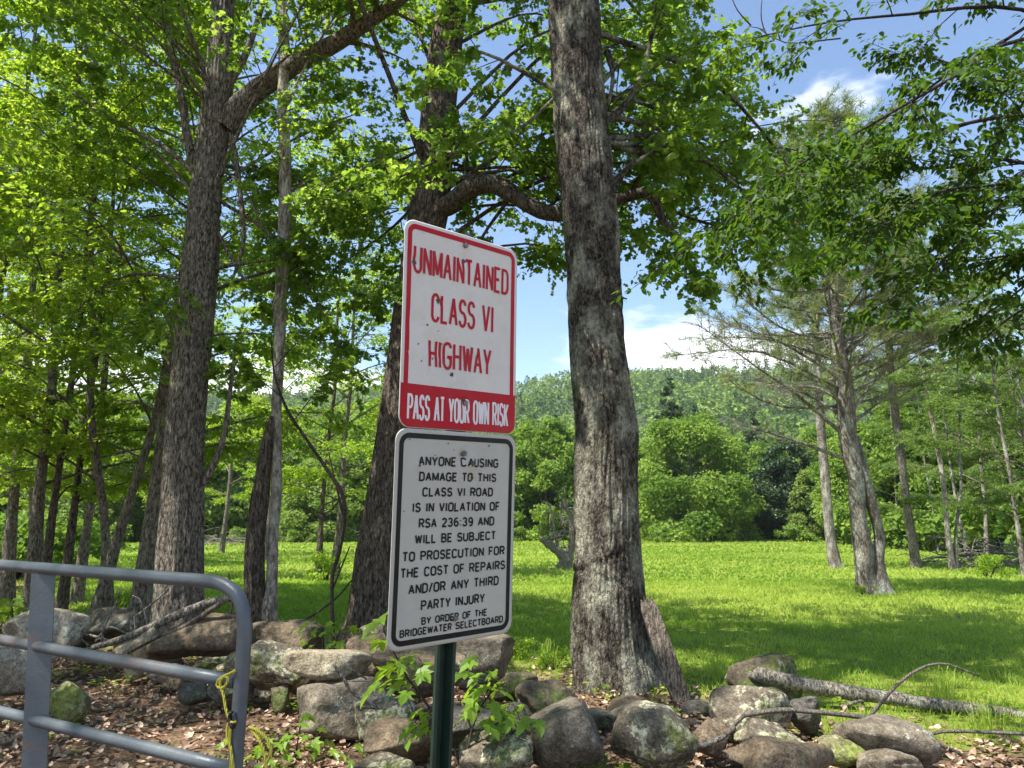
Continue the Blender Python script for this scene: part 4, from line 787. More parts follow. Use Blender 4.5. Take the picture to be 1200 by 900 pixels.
def stroke(mb, pts, t, emit):
    pts = [np.array(p, float) for p in pts]
    for i in range(1, len(pts) - 1):                      # sharp corners: two butted strokes
        a, b = pts[i] - pts[i - 1], pts[i + 1] - pts[i]; la, lb = np.linalg.norm(a), np.linalg.norm(b)
        if la > 1e-6 and lb > 1e-6 and a @ b / la / lb < -.2:
            stroke(mb, pts[:i + 1], t, emit); stroke(mb, pts[i:], t, lambda m_, V, f, ex=0.0: emit(m_, V, f, ex + .00009)); return
    q = [pts[0]]
    for p in pts[1:]:
        if np.linalg.norm(p - q[-1]) > 1e-6: q.append(p)
    r_ = [q[0]]
    for a, b in zip(q[:-1], q[1:]):
        k = max(1, int(np.linalg.norm(b - a) / .007))
        for j in range(1, k + 1): r_.append(a + (b - a) * j / k)
    q = np.array(r_); d = np.diff(q, axis=0); d /= np.linalg.norm(d, axis=1)[:, None] + 1e-12; n_ = np.stack([-d[:, 1], d[:, 0]], 1)
    closed = np.linalg.norm(q[0] - q[-1]) < 1e-6; L = []
    for i in range(len(q)):
        a = n_[i - 1] if i > 0 else (n_[-1] if closed else n_[0]); b = n_[i] if i < len(n_) else (n_[0] if closed else n_[-1]); m_ = a + b; l = np.linalg.norm(m_)
        m_ = m_ / l if l > 1e-3 else a; k = 1 / max(.38, float(m_ @ a)); L.append(m_ * k * t / 2)
    L = np.array(L)
    V = np.concatenate([q + L, q - L]); n = len(q); f = np.array([[i, i + n, i + n + 1, i + 1] for i in range(n - 1)]); emit(mb, V, f)
def dents_fn(ds):
    ds = np.array(ds)
    def fn(x, z):
        o = np.zeros_like(x)
        for dx, dz, r, a in ds: o += a * np.exp(-((x - dx) ** 2 + (z - dz) ** 2) / r ** 2)
        return o + .0016 * np.sin(x * 9 + 1) * np.cos(z * 7)
    return fn
def uv2(u, v): return ((u - .5) * SW, (.5 - v) * SH)
def sign_panel(fr, dent, parent, facemat, label, sheet=None):
    M_, c_ = fr
    def W(x, z, off):
        x = np.asarray(x, float); z = np.asarray(z, float); return np.stack([x, -(off - dent(x, z)), z], -1) @ M_.T + c_
    def clampcorner(x, z, x0, z0, x1, z1, r):
        x, z = x.copy(), z.copy()
        for cx, cz, sx, sz in ((x0 + r, z0 + r, -1, -1), (x1 - r, z0 + r, 1, -1), (x0 + r, z1 - r, -1, 1), (x1 - r, z1 - r, 1, 1)):
            dx, dz = (x - cx) * sx, (z - cz) * sz; m = (dx > 0) & (dz > 0); l = np.hypot(dx, dz); mx = np.maximum(dx, dz); k_ = np.where(m, mx / np.maximum(l, 1e-9), 1); x = np.where(m, cx + dx * k_ * sx, x); z = np.where(m, cz + dz * k_ * sz, z)
        return x, z
    def sheet_(name, x0, z0, x1, z1, r, off, mt, thick=0, par=parent, corners=True, lab=None):
        nx_, nz_ = max(2, int((x1 - x0) / .006)), max(2, int((z1 - z0) / .006)); X, Z = np.meshgrid(np.linspace(x0, x1, nx_), np.linspace(z0, z1, nz_))
        if r: X, Z = clampcorner(X, Z, x0, z0, x1, z1 if corners is True else z1 + r, r)
        V = W(X, Z, off).reshape(-1, 3); i = (np.arange(nz_ - 1)[:, None] * nx_ + np.arange(nx_ - 1)[None]).ravel(); f = np.stack([i, i + 1, i + nx_ + 1, i + nx_], 1); F_ = [f]
        if thick:
            Vb = W(X, Z, off - thick).reshape(-1, 3); n0 = len(V); V = np.vstack([V, Vb]); F_.append(f[:, ::-1] + n0)
            rim = list(range(nx_)) + [k * nx_ + nx_ - 1 for k in range(1, nz_)] + [(nz_ - 1) * nx_ + k for k in range(nx_ - 2, -1, -1)] + [k * nx_ for k in range(nz_ - 2, 0, -1)]
            rim = np.array(rim); r2 = np.roll(rim, -1); F_.append(np.stack([rim, r2, r2 + n0, rim + n0], 1)[:, ::-1])
        return obj(name, V, F_, mt, par, smooth=True, label=lab)
    panel = sheet_('sign_panel', -SW / 2, -SH / 2, SW / 2, SH / 2, .036, 0, facemat, .002, lab=label)
    def emit_factory(off):
        def emit(mb, V, f, ex=0.0): mb.add(W(V[:, 0], V[:, 1], off + ex), f)
        return emit
    def line(text, u0, u1, v0, v1, t, mt):
        x0, _ = uv2(u0, 0); x1, _ = uv2(u1, 0); z1 = (.5 - v0) * SH; z0 = (.5 - v1) * SH; z0 += t / 2; z1 -= t / 2; x0 += t / 2; x1 -= t / 2
        gap = .5; tot = sum(WID.get(c, 1) for c in text) + gap * (len(text) - 1); gw = (x1 - x0) / tot; x = x0; mb = MB(); n = 0
        for c in text:
            w = WID.get(c, 1) * gw
            for st in GL.get(c, []):
                stroke(mb, [(x + p[0] * w, z0 + p[1] * (z1 - z0)) for p in st], t, emit_factory(.0012 + .00022 * (n % 3))); n += 1
            x += w + gap * gw
        return mb.build('lettering', mt, panel)
    def ring(margin, t, r, mt, cut=None):
        x0, z0, x1, z1 = -SW / 2 + margin + t / 2, -SH / 2 + margin + t / 2, SW / 2 - margin - t / 2, SH / 2 - margin - t / 2; mb = MB()
        pts_ = rrp(x0, z0, x1, z1, r)
        if cut is not None: pts_ = [(x1, cut)] + arcp(x1 - r, z1 - r, r, r, 0, 90) + arcp(x0 + r, z1 - r, r, r, 90, 180) + [(x0, cut)]
        stroke(mb, pts_, t, emit_factory(.0009)); return mb.build('border', mt, panel)
    def bolt(u, v, r=.009):
        x, z = uv2(u, v); a = np.arange(6) * math.pi / 3 + .3; V = np.vstack([W(x + r * np.cos(a), np.full(6, z) + r * np.sin(a), .0018), W(x + r * .9 * np.cos(a), np.full(6, z) + r * .9 * np.sin(a), .009), W([x], [z], .0098)])
        obj('bolt', V, [np.array([[k, (k + 1) % 6, 6 + (k + 1) % 6, 6 + k] for k in range(6)]), np.array([[12, 6 + k, 6 + (k + 1) % 6] for k in range(6)])], M_bolt, panel)
    def hole(u, v, r, mt):
        x, z = uv2(u, v); a = np.arange(10) * math.pi / 5; rr_ = r * (1 + .18 * np.sin(a * 3 + u * 40)); obj('bullet_mark', np.vstack([W([x], [z], .0021), W(x + rr_ * np.cos(a), z + rr_ * np.sin(a), .0021)]), [np.array([[0, 1 + k, 1 + (k + 1) % 10] for k in range(10)])], mt, panel)
    return panel, sheet_, line, ring, bolt, hole
def sign_mat(name, c, rough=.42, dirt=(.30, .29, .25), amt=.5):
    m, nt, out = mat(name); v = mapped(nt, (1, 1, 1)); n = noise(nt, v, 6, 7, .7); n2 = noise(nt, v, 120, 4, .6); n3 = noise(nt, mapped(nt, (1, 1, .25)), 22, 5, .7)
    f_ = mixc(nt, 1.0, ramp(nt, n, [(.45, (0, 0, 0)), (.8, (amt, amt, amt))]), ramp(nt, n3, [(.35, (.3, .3, .3)), (.7, (1, 1, 1))]), 'MULTIPLY')
    f2 = ramp(nt, n2, [(.66, (0, 0, 0)), (.72, (amt * 1.2,) * 3)]); pbsdf(nt, out, mixc(nt, f2, mixc(nt, f_, c, dirt), dirt), rough, bump(nt, n2, .0004), .18); return m
M_white = sign_mat('sign_white', (.70, .67, .60)); M_white2 = sign_mat('sign_white_aged_shaded', (.50, .49, .42)); M_red = sign_mat('sign_red', (.46, .006, .018), amt=.2); M_blackp = sign_mat('sign_black', (.012, .013, .013), dirt=(.08, .08, .07), amt=.4)  # lower panel: its shade is put into a darker, aged white
M_wlet = sign_mat('sign_white_lettering', (.78, .76, .74), amt=.3)
m, nt, out = mat('galvanised_bolt'); pbsdf(nt, out, (.20, .19, .17), .5, None, .5, .7); M_bolt = m
m, nt, out = mat('bare_metal_scar'); pbsdf(nt, out, (.10, .095, .085), .7, None, .3, .3); M_scar = m
m, nt, out = mat('green_post_paint'); v = mapped(nt, (1, 1, 1)); n = noise(nt, v, 30, 6, .7); pbsdf(nt, out, ramp(nt, n, [(.3, (.008, .022, .015)), (.75, (.02, .048, .03))]), .5, bump(nt, n, .001), .45); M_post = m
FU = frame((-.1503, 2.2127, 2.1441), .7724, .0589, -.0389); FL = frame((-.1627, 2.243, 1.5311), .7468, .0696, -.0313)
post_pos = FL[1] + FL[0] @ np.array([-.01, .03, 0])
sign = thing('road_sign', 'two battered signs on one green post, red and white above, black on white below', 'road sign', (post_pos[0], post_pos[1] - .02, 0))
rg = np.random.RandomState(77)
def dl(lst, n, box, r=(.003, .007), a=(-.002, -.0035)):
    o = [(*uv2(u, v), rr_, aa) for u, v, rr_, aa in lst]
    for k in range(n):
        u, v = rg.uniform(box[0], box[1]), rg.uniform(box[2], box[3]); o.append((*uv2(u, v), rg.uniform(*r), rg.uniform(a[1], a[0]) * -1 * rg.choice([1, 1, -1])))
    return o
du = dents_fn(dl([(.09, .2, .014, .006), (.50, .13, .02, .006), (.30, .375, .012, .005), (.62, .595, .012, -.004), (.41, .73, .010, .005), (.52, .86, .012, .005), (.12, .5, .03, .005), (.30, .62, .04, .006), (.2, .57, .02, .004)], 30, (.06, .42, .42, .76)))
dlw = dents_fn(dl([(.53, .12, .016, .007), (.60, .145, .022, -.006), (.62, .23, .014, .005), (.17, .17, .016, -.004), (.5, .93, .012, .004), (.4, .45, .12, .003)], 10, (.1, .9, .05, .3)))
panel, sheet_, line, ring, bolt, hole = sign_panel(FU, du, sign, M_white, 'upper red and white panel reading UNMAINTAINED CLASS VI HIGHWAY')
zc = (.5 - .793) * SH
band = sheet_('red_band', -SW / 2 + .002, -SH / 2 + .002, SW / 2 - .002, zc, .034, .0007, M_red, par=panel, corners=False)
ring(.011, .0155, .022, M_red, cut=zc)
line('UNMAINTAINED', .073, .916, .120, .260, .0092, M_red); line('CLASS VI', .225, .78, .335, .482, .0093, M_red); line('HIGHWAY', .217, .763, .565, .706, .0093, M_red); line('PASS AT YOUR OWN RISK', .058, .93, .84, .964, .0074, M_wlet)
bolt(.5, .055); bolt(.53, .86)
for u, v, r_ in ((.085, .205, .008), (.50, .135, .007), (.285, .37, .008), (.415, .725, .006), (.52, .845, .006), (.86, .15, .003), (.955, .655, .004), (.955, .55, .003), (.2, .5, .003), (.13, .60, .0025), (.25, .66, .003), (.33, .58, .0025), (.16, .68, .0022), (.29, .52, .002)): hole(u, v, r_, M_scar)
panel, sheet_, line, ring, bolt, hole = sign_panel(FL, dlw, sign, M_white2, 'lower white panel with black border and black lettering')
ring(.012, .015, .026, M_blackp)
for t_, u0, u1, v0, v1 in [('ANYONE CAUSING', .173, .84, .124, .171), ('DAMAGE TO THIS', .183, .826, .198, .243), ('CLASS VI ROAD', .214, .80, .270, .315), ('IS IN VIOLATION OF', .141, .865, .341, .387), ('RSA 236:39 AND', .196, .82, .414, .460), ('WILL BE SUBJECT', .171, .837, .487, .532),
                           ('TO PROSECUTION FOR', .081, .919, .563, .609), ('THE COST OF REPAIRS', .071, .927, .636, .682), ('AND/OR ANY THIRD', .135, .872, .710, .757), ('PARTY INJURY', .234, .752, .788, .835), ('BY ORDER OF THE', .242, .775, .864, .899), ('BRIDGEWATER SELECTBOARD', .085, .918, .908, .943)]:
    line(t_, u0, u1, v0, v1, .0053 if v1 < .86 else .0042, M_blackp)
bolt(.535, .105); bolt(.5, .89, .008)
for u, v, r_ in ((.60, .15, .007), (.62, .225, .005), (.18, .17, .004), (.1, .05, .0025), (.4, .06, .0025), (.75, .06, .003), (.45, .09, .002), (.08, .38, .002), (.24, .87, .002), (.3, .12, .002)): hole(u, v, r_, M_scar)
# U-channel post with punched holes
up_ = FU[1] + FU[0] @ np.array([.008, .012, .325]); lo_p = FL[1] + FL[0] @ np.array([-.012, .014, -.33]); axd = nrm(lo_p - up_); foot = lo_p + axd * (lo_p[2] + .3) / -axd[2]
X_ = FL[0] @ np.array([1, 0, 0]); Y_ = FL[0] @ np.array([0, 1, 0]); prof = [(-.044, 0), (-.030, 0), (-.020, .030), (.020, .030), (.030, 0), (.044, 0), (.044, .004), (.0325, .004), (.0225, .034), (-.0225, .034), (-.0325, .004), (-.044, .004)]
n_ = 60; V = np.array([up_ + (foot - up_) * k / (n_ - 1) + X_ * a * .78 + Y_ * b for k in range(n_) for a, b in prof]); q_ = [[k * 12 + j, k * 12 + (j + 1) % 12, (k + 1) * 12 + (j + 1) % 12, (k + 1) * 12 + j] for k in range(n_ - 1) for j in range(12)]
caps = [[0, 1, 10, 11], [1, 2, 9, 10], [2, 3, 8, 9], [3, 4, 7, 8], [4, 5, 6, 7]]
obj('post', V, [np.array(q_ + caps)], M_post, sign)

# ------------------------------------------------------------------ stones of the tumbled wall
import bmesh
bm_ = bmesh.new(); bmesh.ops.create_icosphere(bm_, subdivisions=4, radius=1); ICO = np.array([v.co[:] for v in bm_.verts]); ICOF = np.array([[v.index for v in f.verts] for f in bm_.faces]); bm_.free()
bm_ = bmesh.new(); bmesh.ops.create_icosphere(bm_, subdivisions=3, radius=1); ICS = np.array([v.co[:] for v in bm_.verts]); ICSF = np.array([[v.index for v in f.verts] for f in bm_.faces]); bm_.free()
def stone(px, py, w, h, d, kind, label, rot=0.0, box=.5, rough=.12, seed=0, depth=None, group=None, big=True, yaw=None):
    a_b = math.atan((py + h * .46 - 450) / F) - PITCH; d = min(d, (EYE - .07) / math.tan(a_b)) if d < 7.8 else d
    rg = np.random.RandomState(int(px * 7 + py * 13 + seed)); c = P(px, py, d); sc_ = (c[1] * cs + (c[2] - EYE) * sn) / F; a, h_ = w / 2 * sc_, h / 2 * sc_; b = depth or max(h_, a * .62)
    D = (ICO if big else ICS).copy(); p = 2 + 3.5 * box; l = (np.abs(D) ** p).sum(1) ** (1 / p); D = D / l[:, None]
    off = rg.uniform(0, 90, 3)
    for k in range(9):                                   # broken faces
        n = nrm(rg.normal(size=3)); lim = rg.uniform(.55, .86); s_ = D @ n; D = D - n[None] * np.maximum(s_ - lim, 0)[:, None] * .94
    nn = nrm(D); D = D + nn * (rough * fbm(D * 1.1 + off, 3) + rough * .36 * fbm(D * 4 + off, 4))[:, None]
    D = D / np.abs(D).max(0); V = D * np.array([a, b, h_])
    ry_, rz_ = R(rot), (rg.uniform(-.3, .3) if yaw is None else yaw)
    Ry = np.array([[math.cos(ry_), 0, math.sin(ry_)], [0, 1, 0], [-math.sin(ry_), 0, math.cos(ry_)]]); Rz = np.array([[math.cos(rz_), -math.sin(rz_), 0], [math.sin(rz_), math.cos(rz_), 0], [0, 0, 1]])
    V = V @ Ry.T @ Rz.T + c; o = obj('stone', V, [ICOF if big else ICSF], K[kind], smooth=True, loc=c); return tag(o, label, 'stone', group)
for s in [
 (52, 742, 92, 78, 7.9, 'pale', 'pale rounded boulder behind the gate upright', 0, .2), (2, 790, 84, 76, 7.6, 'pale', 'grey-white boulder cut by the left edge, below the middle rail', 0, .3), (76, 822, 50, 52, 6.6, 'yellow', 'small round mossy stone alone in the leaf litter behind the gate', 0, .2),
 (118, 735, 80, 46, 8.7, 'grey', 'low dark flat stone under the dead twigs, right of the pale boulder', 0, .5), (168, 762, 62, 60, 8.0, 'tan', 'tan sunlit slab edge left of the big dark brown slab', -25, .7), (238, 748, 118, 62, 7.9, 'brown', 'large dark brown slanted slab behind the gate corner', 6, .6),
 (325, 745, 106, 42, 8.6, 'brown', 'long brown flat slab behind the grey boulder, right of the gate end post', 3, .8), (302, 780, 118, 58, 6.75, 'lichen', 'grey mottled boulder touching the gate end post', 4, .5), (384, 784, 108, 42, 5.98, 'tan', 'pale lichen-covered slab lying on the dark diamond-shaped stone', 3, .85),
 (393, 830, 128, 62, 6.3, 'grey', 'dark grey diamond-shaped stone with white lichen specks', 0, .25), (446, 840, 82, 38, 5.55, 'lichen', 'small pale-topped slab leaning on the diamond-shaped stone', -10, .7), (467, 869, 88, 50, 5.8, 'brown', 'rounded brown ribbed stone low in front, left of the sign post', 4, .4),
 (438, 770, 66, 54, 7.6, 'brown', 'brown stone under the foot of the leaning trunk', 0, .5), (492, 792, 120, 62, 6.3, 'brown', 'wide dark brown stone hidden behind the maple sapling', 2, .5), (566, 775, 86, 64, 7.5, 'grey', 'grey stone just right of the sign post under the lower sign', 0, .5),
 (326, 817, 26, 32, 7.0, 'moss', 'small squared stone left of the diamond-shaped stone', 0, .8), (440, 748, 40, 40, 8.3, 'tan', 'small pale stone at the left foot of the lower sign', 0, .4), (450, 900, 76, 30, 5.5, 'lichen', 'flat lichened stone at the bottom edge left of the sign post', 0, .6),
 (663, 868, 98, 84, 5.75, 'grey', 'smooth round grey boulder in front of the middle trunk', -6, .12), (582, 888, 92, 56, 5.5, 'lichen', 'broken grey stone at the bottom edge right of the sign post', 0, .6), (648, 822, 88, 46, 6.6, 'moss', 'flat mossy stone behind the smooth round boulder', 0, .4),
 (772, 868, 114, 78, 5.85, 'lichen', 'big mossy pale-patched boulder below the middle trunk', 6, .3), (742, 838, 56, 46, 6.3, 'dark', 'dark stone wedged between the trunk and the mossy boulder', 0, .3), (887, 793, 102, 56, 7.2, 'moss', 'dark brown moss-capped boulder behind the end of the fallen log', 2, .6),
 (882, 836, 100, 62, 6.5, 'lichen', 'lichened boulder below the log end, under the thin branch', 5, .4), (906, 868, 92, 50, 6.0, 'lichen', 'pale lichen-topped stone in front of the lichened boulder', 10, .45), (915, 892, 152, 52, 5.5, 'brown', 'wide flat brown slab at the bottom edge right of the mossy boulder', 8, .7),
 (987, 884, 58, 40, 5.65, 'yellow', 'bright yellow-green mossy stone at the bottom edge', 0, .2), (1026, 870, 136, 58, 6.0, 'grey', 'broad dark grey rounded stone below the log and branch', 5, .3), (1048, 897, 84, 34, 5.5, 'grey', 'small grey smooth stone at the bottom edge right of the yellow-green one', 4, .4),
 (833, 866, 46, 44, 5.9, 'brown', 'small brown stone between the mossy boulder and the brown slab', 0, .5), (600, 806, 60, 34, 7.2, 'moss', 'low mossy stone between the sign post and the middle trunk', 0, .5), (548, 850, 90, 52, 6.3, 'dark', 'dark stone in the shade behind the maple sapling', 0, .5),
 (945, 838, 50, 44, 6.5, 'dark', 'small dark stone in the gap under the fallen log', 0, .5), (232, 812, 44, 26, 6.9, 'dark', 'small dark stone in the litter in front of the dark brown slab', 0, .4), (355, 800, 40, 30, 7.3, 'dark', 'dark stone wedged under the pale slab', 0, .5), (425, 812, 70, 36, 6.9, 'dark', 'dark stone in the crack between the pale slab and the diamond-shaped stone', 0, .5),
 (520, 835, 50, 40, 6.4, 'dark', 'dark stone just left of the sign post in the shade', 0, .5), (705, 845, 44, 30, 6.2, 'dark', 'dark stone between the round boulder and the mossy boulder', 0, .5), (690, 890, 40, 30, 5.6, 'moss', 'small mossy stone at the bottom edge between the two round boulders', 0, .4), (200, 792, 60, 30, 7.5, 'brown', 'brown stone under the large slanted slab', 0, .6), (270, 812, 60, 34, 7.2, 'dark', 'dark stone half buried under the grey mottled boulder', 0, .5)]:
    stone(*s[:7], rot=s[7], box=s[8])
rg = np.random.RandomState(3); SG = 'small half-buried stones along the wall'
for k in range(56):
    x = rg.uniform(-4.5, 2.0); y = wall_y(x) + rg.normal(-.1, .35); w = rg.uniform(.07, .24); c = np.array([x, y, ground_h(x, y) + w * .15]); D = ICS * (1 + .2 * fbm(ICS * 1.3 + k * 3, 3))[:, None] * np.array([w, w * .8, w * .6])
    if 0.35 < x < 1.75 and 6.6 < y < 8.1: continue
    o = obj('stone', D + c, [ICSF], K[['grey', 'moss', 'lichen', 'dark', 'brown'][k % 5]], smooth=True, loc=c); tag(o, 'small half-buried stone among the litter along the tumbled wall', 'stone', SG)

# ------------------------------------------------------------------ fallen wood
def log(name, label, cat, rows, d, mt, sides=14, amp=.15, extra=(), n=40, freq=6):
    q1, r1 = PR(rows, d); mb = MB(); tube(mb, smooth_path(q1, n), np.interp(np.linspace(0, 1, n), np.linspace(0, 1, len(r1)), r1), sides, amp=amp, freq=freq)
    for e in extra:
        q2, r2 = PR(e, d); tube(mb, smooth_path(q2, 14), np.interp(np.linspace(0, 1, 14), np.linspace(0, 1, len(r2)), r2), 6, amp=.15)
    return tag(mb.build(name, mt, loc=q1[0], smooth=True), label, cat)
log('fallen_log', 'grey barkless fallen log running right from the moss-capped boulder', 'log', [(884, 789, 17), (890, 791, 18), (950, 804, 15.5), (1047, 819, 15, 6.7), (1120, 829, 14.5, 6.6), (1215, 841, 14, 6.5), (1300, 852, 12, 6.4)], 6.85, M_deadwood, 20, .16, n=90, extra=[[(1000, 812, 6, 6.8), (1010, 822, 4, 6.75), (1012, 834, 3, 6.7)], [(1138, 832, 5, 6.55), (1141, 858, 4, 6.5), (1143, 880, 3, 6.45)], [(1030, 815, 5, 6.75), (985, 828, 3, 6.7)]])
log('fallen_branch', 'thin grey branch with an arching side shoot below the fallen log', 'branch', [(872, 838, 6), (905, 833, 6), (940, 833, 6), (1017, 842, 6.5), (1077, 862, 5), (1133, 887, 4), (1170, 905, 3)], 5.45, M_grey_twig, 10, .15,
    extra=[[(1018, 841, 4.5), (1047, 807, 4), (1077, 784, 3.4), (1107, 778, 3), (1147, 792, 2)], [(1080, 863, 4), (1113, 857, 4), (1200, 860, 4), (1260, 862, 3)], [(963, 872, 2), (980, 858, 2), (1017, 850, 2.5)], [(872, 838, 5), (860, 850, 4), (852, 858, 3)], [(1085, 866, 3), (1130, 905, 2)]])
log('fallen_branch', 'bent dry stick across the dark diamond-shaped stone', 'branch', [(391, 778, 4), (402, 795, 4), (415, 813, 4), (435, 824, 3.6), (452, 832, 3)], 5.5, M_deadwood, 8, .1, extra=[[(405, 780, 3), (420, 790, 3), (430, 796, 2)]], n=24)
log('fallen_branch', 'long grey fallen branch over the slabs behind the gate, with bare twigs', 'branch', [(274, 699, 10), (240, 708, 10), (205, 722, 10), (170, 738, 9), (132, 752, 8), (98, 762, 6)], 7.9, M_deadwood, 12, .14,
    extra=[[(129, 752, 4), (108, 745, 3), (80, 740, 2.4)], [(120, 755, 4), (122, 735, 3), (137, 705, 2.4), (141, 690, 2)], [(160, 722, 3), (175, 710, 2.5), (198, 690, 2)], [(175, 738, 3), (165, 705, 2.4), (155, 698, 2)], [(148, 750, 4), (146, 775, 3), (150, 800, 2.4)], [(105, 758, 3), (96, 748, 2), (100, 735, 2)], [(112, 752, 3), (128, 735, 2.4), (150, 742, 2), (160, 735, 1.6)], [(192, 725, 3), (198, 735, 2)], [(150, 745, 3), (158, 738, 2), (157, 722, 2)]])
log('fallen_branch', 'brown broken branch lying just under the long grey one behind the gate', 'branch', [(262, 705, 6), (215, 735, 6), (180, 748, 6), (150, 765, 5)], 7.75, M_plank, 8, .15)
log('fallen_branch', 'low pale stick at the left edge below the pale boulder', 'branch', [(-20, 805, 5), (15, 795, 5), (45, 782, 4), (70, 772, 3)], 7.0, M_deadwood, 8, .15)
log('fallen_branch', 'crooked grey root-like branch between the mossy boulder and the brown slab', 'branch', [(800, 866, 5), (820, 874, 6), (838, 868, 7), (850, 862, 5), (862, 852, 4)], 5.15, M_deadwood, 8, .15)
log('fallen_branch', 'thin pale stick crossing the sapling stems at the bottom, right of the post', 'branch', [(548, 842, 3), (558, 868, 3), (572, 890, 3), (580, 910, 3)], 5.0, M_deadwood, 6, .1)
# weathered plank leaning on the middle trunk
T_, B_ = P(757, 703, 7.02), P(813, 862, 6.6); L_ = np.linalg.norm(B_ - T_); wd = nrm(B_ - T_); wx = nrm(np.cross(wd, [0, -1.0, .1])); wy = np.cross(wd, wx)
nn_, mm = 60, 15; S, Tt = np.meshgrid(np.linspace(0, 1, nn_), np.linspace(-1, 1, mm), indexing='ij'); hw = (.085 + .012 * np.sin(S * 3)) * np.where(S < .04, .75 + S * 6, 1)
gro = .016 * perlin(np.stack([Tt * 5.5, S * 2.0, S * 0], -1)) + .006 * perlin(np.stack([Tt * 14, S * 5, S * 0 + 4], -1)); sh = (.045 * perlin(np.stack([Tt * 3.3, S * 0, S * 0 + 9], -1)))
Sx = S * L_ + np.where(S < .06, sh * 1.6, 0) + np.where(S > .95, sh, 0)
Vf = T_ + wd * Sx[..., None] + wx * (Tt * hw * .85)[..., None] + wy * (.03 * (1 - .5 * Tt ** 2) + gro)[..., None]; Vb = T_ + wd * Sx[..., None] + wx * (Tt * hw * .85)[..., None] - wy * (.02 + gro * .5)[..., None]
V = np.vstack([Vf.reshape(-1, 3), Vb.reshape(-1, 3)]); i = (np.arange(nn_ - 1)[:, None] * mm + np.arange(mm - 1)[None]).ravel(); f = np.stack([i, i + 1, i + mm + 1, i + mm], 1); n0 = nn_ * mm
rim = np.array(list(range(mm)) + [k * mm + mm - 1 for k in range(1, nn_)] + [(nn_ - 1) * mm + k for k in range(mm - 2, -1, -1)] + [k * mm for k in range(nn_ - 2, 0, -1)]); r2 = np.roll(rim, -1)
tag(obj('plank', V, [f, f[:, ::-1] + n0, np.stack([rim, r2, r2 + n0, rim + n0], 1)], M_plank, smooth=True, loc=B_), 'weathered split plank leaning against the middle trunk', 'plank')

# ------------------------------------------------------------------ saplings and seedlings with single leaves
LV, LF = T_BIG; leaf_me = []
for k in range(3):
    V = LV.copy(); V[:, 0] -= 0; V[:, 2] += -.25 * V[:, 0] ** 2 * (.5 + .4 * k) + .1 * np.abs(V[:, 1]) * (k - 1); me = mesh_np('maple_leaf', V, LF, rnd=np.full(len(V), .25 + .3 * k)); me.materials.append(M_sap); leaf_me.append(me)
def leafy_plant(name, label, cat, base, stems, spots, d, size, seed, jit=1, drop=.6):
    rg = np.random.RandomState(seed); root = thing(name, label, cat, base); wood = MB(); rl = np.array(root.location); ends = []
    for s in stems:
        q1, r1 = PR(s, d); q1 = smooth_path(q1, 14); tube(wood, q1, np.linspace(r1[0], r1[-1], 14), 6); ends.append(q1)
    allp = np.concatenate(ends)
    for (x, y) in spots:
        for j in range(jit):
            p = P(x + rg.normal(0, 7) * (j > 0), y + rg.normal(0, 6) * (j > 0), d + rg.normal(0, .10)); s = allp[np.argmin(np.linalg.norm(allp - p, axis=1) + .3 * np.maximum(0, allp[:, 2] - p[2]))]
            tube(wood, [s, (s + p) / 2 + np.array([0, 0, .02]), p], [.0022, .0018, .0014], 4, cap=False)
            o = bpy.data.objects.new('leaf', leaf_me[rg.randint(3)]); COL.objects.link(o); o.parent = root; dr = p - s; a = math.atan2(dr[1], dr[0]) + rg.normal(0, .6)
            sz = size * rg.uniform(.65, 1.15); o.location = tuple(p - rl); o.scale = (sz, sz, sz); o.rotation_euler = (rg.normal(0, .35) , rg.uniform(.05, drop), a)
    wood.build('stem', M_twig, root); return root
leafy_plant('maple_sapling', 'bright green maple sapling with big lobed leaves around the foot of the sign post', 'sapling', P(545, 925, 4.8),
    [[(545, 925, 4), (548, 880, 4), (558, 840, 3), (575, 812, 2), (592, 800, 1.5)], [(545, 925, 4), (530, 870, 3.4), (500, 825, 2.8), (475, 790, 2), (450, 740, 1.5)], [(560, 905, 3.6), (590, 870, 3), (612, 850, 2), (632, 848, 1.5)], [(500, 825, 2), (490, 800, 2), (495, 778, 1.5)]],
    [(446, 728), (440, 745), (448, 752), (462, 772), (456, 785), (470, 778), (485, 772), (500, 776), (493, 790), (472, 798), (478, 810), (438, 806), (445, 800), (557, 768), (548, 788), (566, 790), (571, 805), (588, 800), (592, 826), (552, 819), (547, 837), (496, 830), (487, 860), (508, 856), (613, 830), (605, 861), (628, 850), (640, 858), (600, 842), (575, 825), (582, 836), (560, 800), (578, 790), (508, 835), (516, 845), (620, 842), (590, 850), (556, 812), (568, 845)], 4.85, .125, 1, jit=2)
leafy_plant('seedling', 'clump of small bright seedlings in the litter right of the gate end post', 'seedling', P(345, 905, 5.4), [[(345, 905, 2), (348, 875, 2), (352, 850, 1.5)], [(345, 905, 2), (330, 885, 2), (320, 870, 1)], [(345, 905, 2), (362, 885, 1.6), (368, 862, 1)]],
    [(352, 848), (360, 862), (340, 862), (372, 868), (330, 872), (318, 866), (350, 878), (365, 884), (338, 888), (378, 884), (326, 895), (358, 838), (310, 880)], 5.4, .085, 2, jit=3)
leafy_plant('seedling', 'few pale green leaves low at the bottom left of the rounded ribbed stone', 'seedling', P(405, 905, 5.3), [[(405, 905, 2), (402, 890, 1.5)]], [(402, 885), (412, 892), (392, 893), (420, 880), (426, 865), (418, 872)], 5.3, .07, 3, jit=2)
leafy_plant('seedling', 'small yellow-green leaf pair at the foot of the middle trunk beside the plank', 'seedling', P(763, 838, 6.3), [[(763, 838, 2), (762, 828, 1.5)]], [(758, 825), (768, 823), (778, 828), (784, 830)], 6.2, .09, 4)
